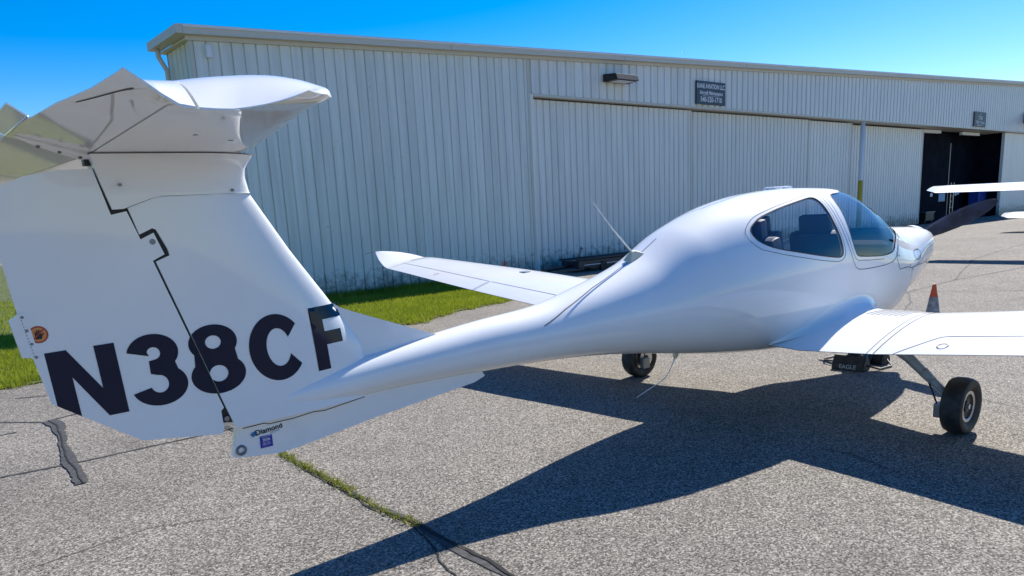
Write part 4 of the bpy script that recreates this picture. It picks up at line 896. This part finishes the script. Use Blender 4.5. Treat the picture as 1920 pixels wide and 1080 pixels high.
# ------------------------------------------------------------------ traffic cones
def cone(loc, label, tilt=0):
    c = thing('traffic_cone', loc, label, 'traffic cone', 'orange traffic cones')
    lathe('cone_tip', [(.455, .001), (.46, .016), (.455, .020), (.30, .048)], (0, 0, 1), (0, 0, 0), ORANGE, c, 24)
    lathe('reflective_band', [(.30, .049), (.07, .085)], (0, 0, 1), (0, 0, 0), CONEW, c, 24)
    lathe('cone_skirt', [(.07, .084), (.03, .10)], (0, 0, 1), (0, 0, 0), ORANGE, c, 24)
    boxo('base', (-.14, -.14, 0), (.14, .14, .03), BLACK, c, .01)
cone((4.75, .64, 0), 'orange cone with dirty white band standing off the nose, right of the cowling')
cone((6.02, 11.0, 0), 'small orange cone by the hangar wall behind the far wing')
# ------------------------------------------------------------------ low flat trailer by the hangar wall
TR = thing('flat_trailer', (9.6, 10.9, 0), 'low black flat trailer lying along the hangar wall behind the fuselage', 'trailer')
NAVYP = plain('trailer_navy', (.015, .02, .035), .4)
boxo('bed', (-1.5, -.32, .10), (2.4, .32, .30), NAVYP, TR, .02); boxo('bed_rail', (-1.55, -.36, .305), (2.45, -.28, .345), BLACK, TR, .01); boxo('bed_stripe', (-1.3, -.333, .17), (2.2, -.3225, .185), PALEW, TR); boxo('bed_rail', (-1.55, .28, .305), (2.45, .36, .345), BLACK, TR, .01)
tube('tow_bar', [(-1.5, 0, .18), (-2.3, -.05, .12)], .03, BLACK, TR, 8)
tube('jack', [(-1.28, -.1, .30), (-1.22, -.1, .55), (-1.16, -.1, .60)], [.03, .03, .045], STEEL, TR, 8)
for x in (-.6, 1.3):
    for y in (-.30, .30): lathe('wheel', [(-.05, .02), (-.05, .12), (.05, .12), (.05, .02)], (0, 1, 0), (x, y, .12), RUBBER, TR, 20)
# ------------------------------------------------------------------ other parked aeroplanes on the right
def loft_wing(name, secs, mat, parent):
    V = []; F = []; fx, fz = airfoil(.12, .02); n = len(fx)
    for (le, te) in secs:
        le = Vector(le); te = Vector(te); c = (te-le).length
        for i in range(n): p = le.lerp(te, fx[i]); V.append((p.x, p.y, p.z+fz[i]*c))
    m = len(secs)
    for j in range(m-1):
        for i in range(n-1): F.append((j*n+i, j*n+i+1, (j+1)*n+i+1, (j+1)*n+i))
    F.append(tuple(range(n))); F.append(tuple((m-1)*n+i for i in range(n))); return mesh_obj(name, V, F, mat, parent, True)
def parked(loc, rot, label, zw, half, chord, zs, sh, tail):
    A = thing('aeroplane', loc, label, 'aeroplane', 'white aeroplanes parked beyond the nose'); A.rotation_euler.z = rot
    for s in (-1, 1):
        W_ = loft_wing('wing', [((chord*.5, s*.3, zw-.10), (-chord*.5, s*.3, zw-.22)), ((chord*.48, s*(half*.6), zw-.03), (-chord*.5, s*half*.6, zw-.15)), ((chord*.3, s*(half-.25), zw), (-chord*.5, s*(half-.25), zw-.12)), ((.0, s*half, zw+.02), (-chord*.42, s*half, zw-.05))], WHITE, A)
        mesh_obj('flap_seam', [(-chord*.20, s*.5, zw+.02), (-chord*.22, s*(half-.4), zw+.075), (-chord*.23, s*(half-.4), zw+.075), (-chord*.21, s*.5, zw+.02)], [(0, 1, 2, 3)], SEAM, W_)
        tube('gear_strut', [(-.1, s*.4, zw-.4 if zw > 1.2 else zw-.1), (-.1, s*.95, .2)], .03, GREYP, A, 8); wheel(A, (-.1, s*1.0, .19), .19, .14, s)
        loft_wing('tailplane', [((-tail+.35, s*.05, zs), (-tail-.35, s*.05, zs)), ((-tail+.2, s*(sh-.1), zs), (-tail-.33, s*(sh-.1), zs)), ((-tail, s*sh, zs+.01), (-tail-.28, s*sh, zs))], WHITE, A)
    V = []; F = []; n = 20
    SS = [(2.3, .16, .16, 1.05), (2.2, .32, .28, 1.05), (1.5, .45, .42, 1.08), (.6, .52, .62, 1.22), (-.4, .52, .62, 1.22), (-1.4, .38, .40, 1.12), (-2.6, .2, .22, 1.08), (-tail-.3, .06, .12, 1.08)]
    for (x, a, b, z) in SS:
        for k in range(n): t = 2*math.pi*k/n; V.append((x, a*math.cos(t), z+b*math.sin(t)))
    for i in range(len(SS)-1):
        for k in range(n): F.append((i*n+k, i*n+(k+1) % n, (i+1)*n+(k+1) % n, (i+1)*n+k))
    F.append(tuple(range(n))); F.append(tuple((len(SS)-1)*n+k for k in range(n))); mesh_obj('fuselage', V, F, WHITE, A, True)
    mesh_obj('fin', [(-tail+.5, -.03, 1.1), (-tail-.35, -.02, 1.1), (-tail-.5, -.01, 2.2), (-tail-.05, -.02, 2.2), (-tail+.5, .03, 1.1), (-tail-.35, .02, 1.1), (-tail-.5, .01, 2.2), (-tail-.05, .02, 2.2)], [(0, 1, 2, 3), (4, 5, 6, 7), (0, 1, 5, 4), (1, 2, 6, 5), (2, 3, 7, 6), (3, 0, 4, 7)], WHITE, A)
    wheel(A, (1.6, 0, .17), .17, .12, -1, 'wheel'); tube('gear_strut', [(1.6, 0, .3), (1.55, 0, .8)], .03, GREYP, A, 8)
    return A
parked((15.0, -.75, 0), R(-25+25), 'white aeroplane whose outstretched wing shows at eye level right of the propeller', 1.66, 5.6, 1.25, 1.08, 1.6, 2.1)
# the low white wing tip further off
parked((26.2, 1.6, 0), R(4), 'farther white aeroplane with only its low rounded wing tip in the photo', .62, 5.2, 1.5, .95, 1.5, 4.4)
# ------------------------------------------------------------------ a bird over the roof
bd = thing('bird', (33.23, 27.01, 10.3), 'tiny dark bird flying above the hangar roof', 'bird')
bd.scale = (.3, .3, .3)
mesh_obj('body', [(-.22, 0, 0), (0, .05, .03), (.2, 0, .02), (0, -.05, .03), (0, 0, -.04)], [(0, 1, 4), (1, 2, 4), (2, 3, 4), (3, 0, 4), (0, 3, 1), (1, 3, 2)], BLACK, bd)
for s in (-1, 1): mesh_obj('wing', [(.08, s*.03, .02), (-.08, s*.03, .02), (-.06, s*.3, .16), (.05, s*.3, .17), (-.12, s*.6, .05)], [(0, 1, 2, 3), (3, 2, 4)], BLACK, bd)
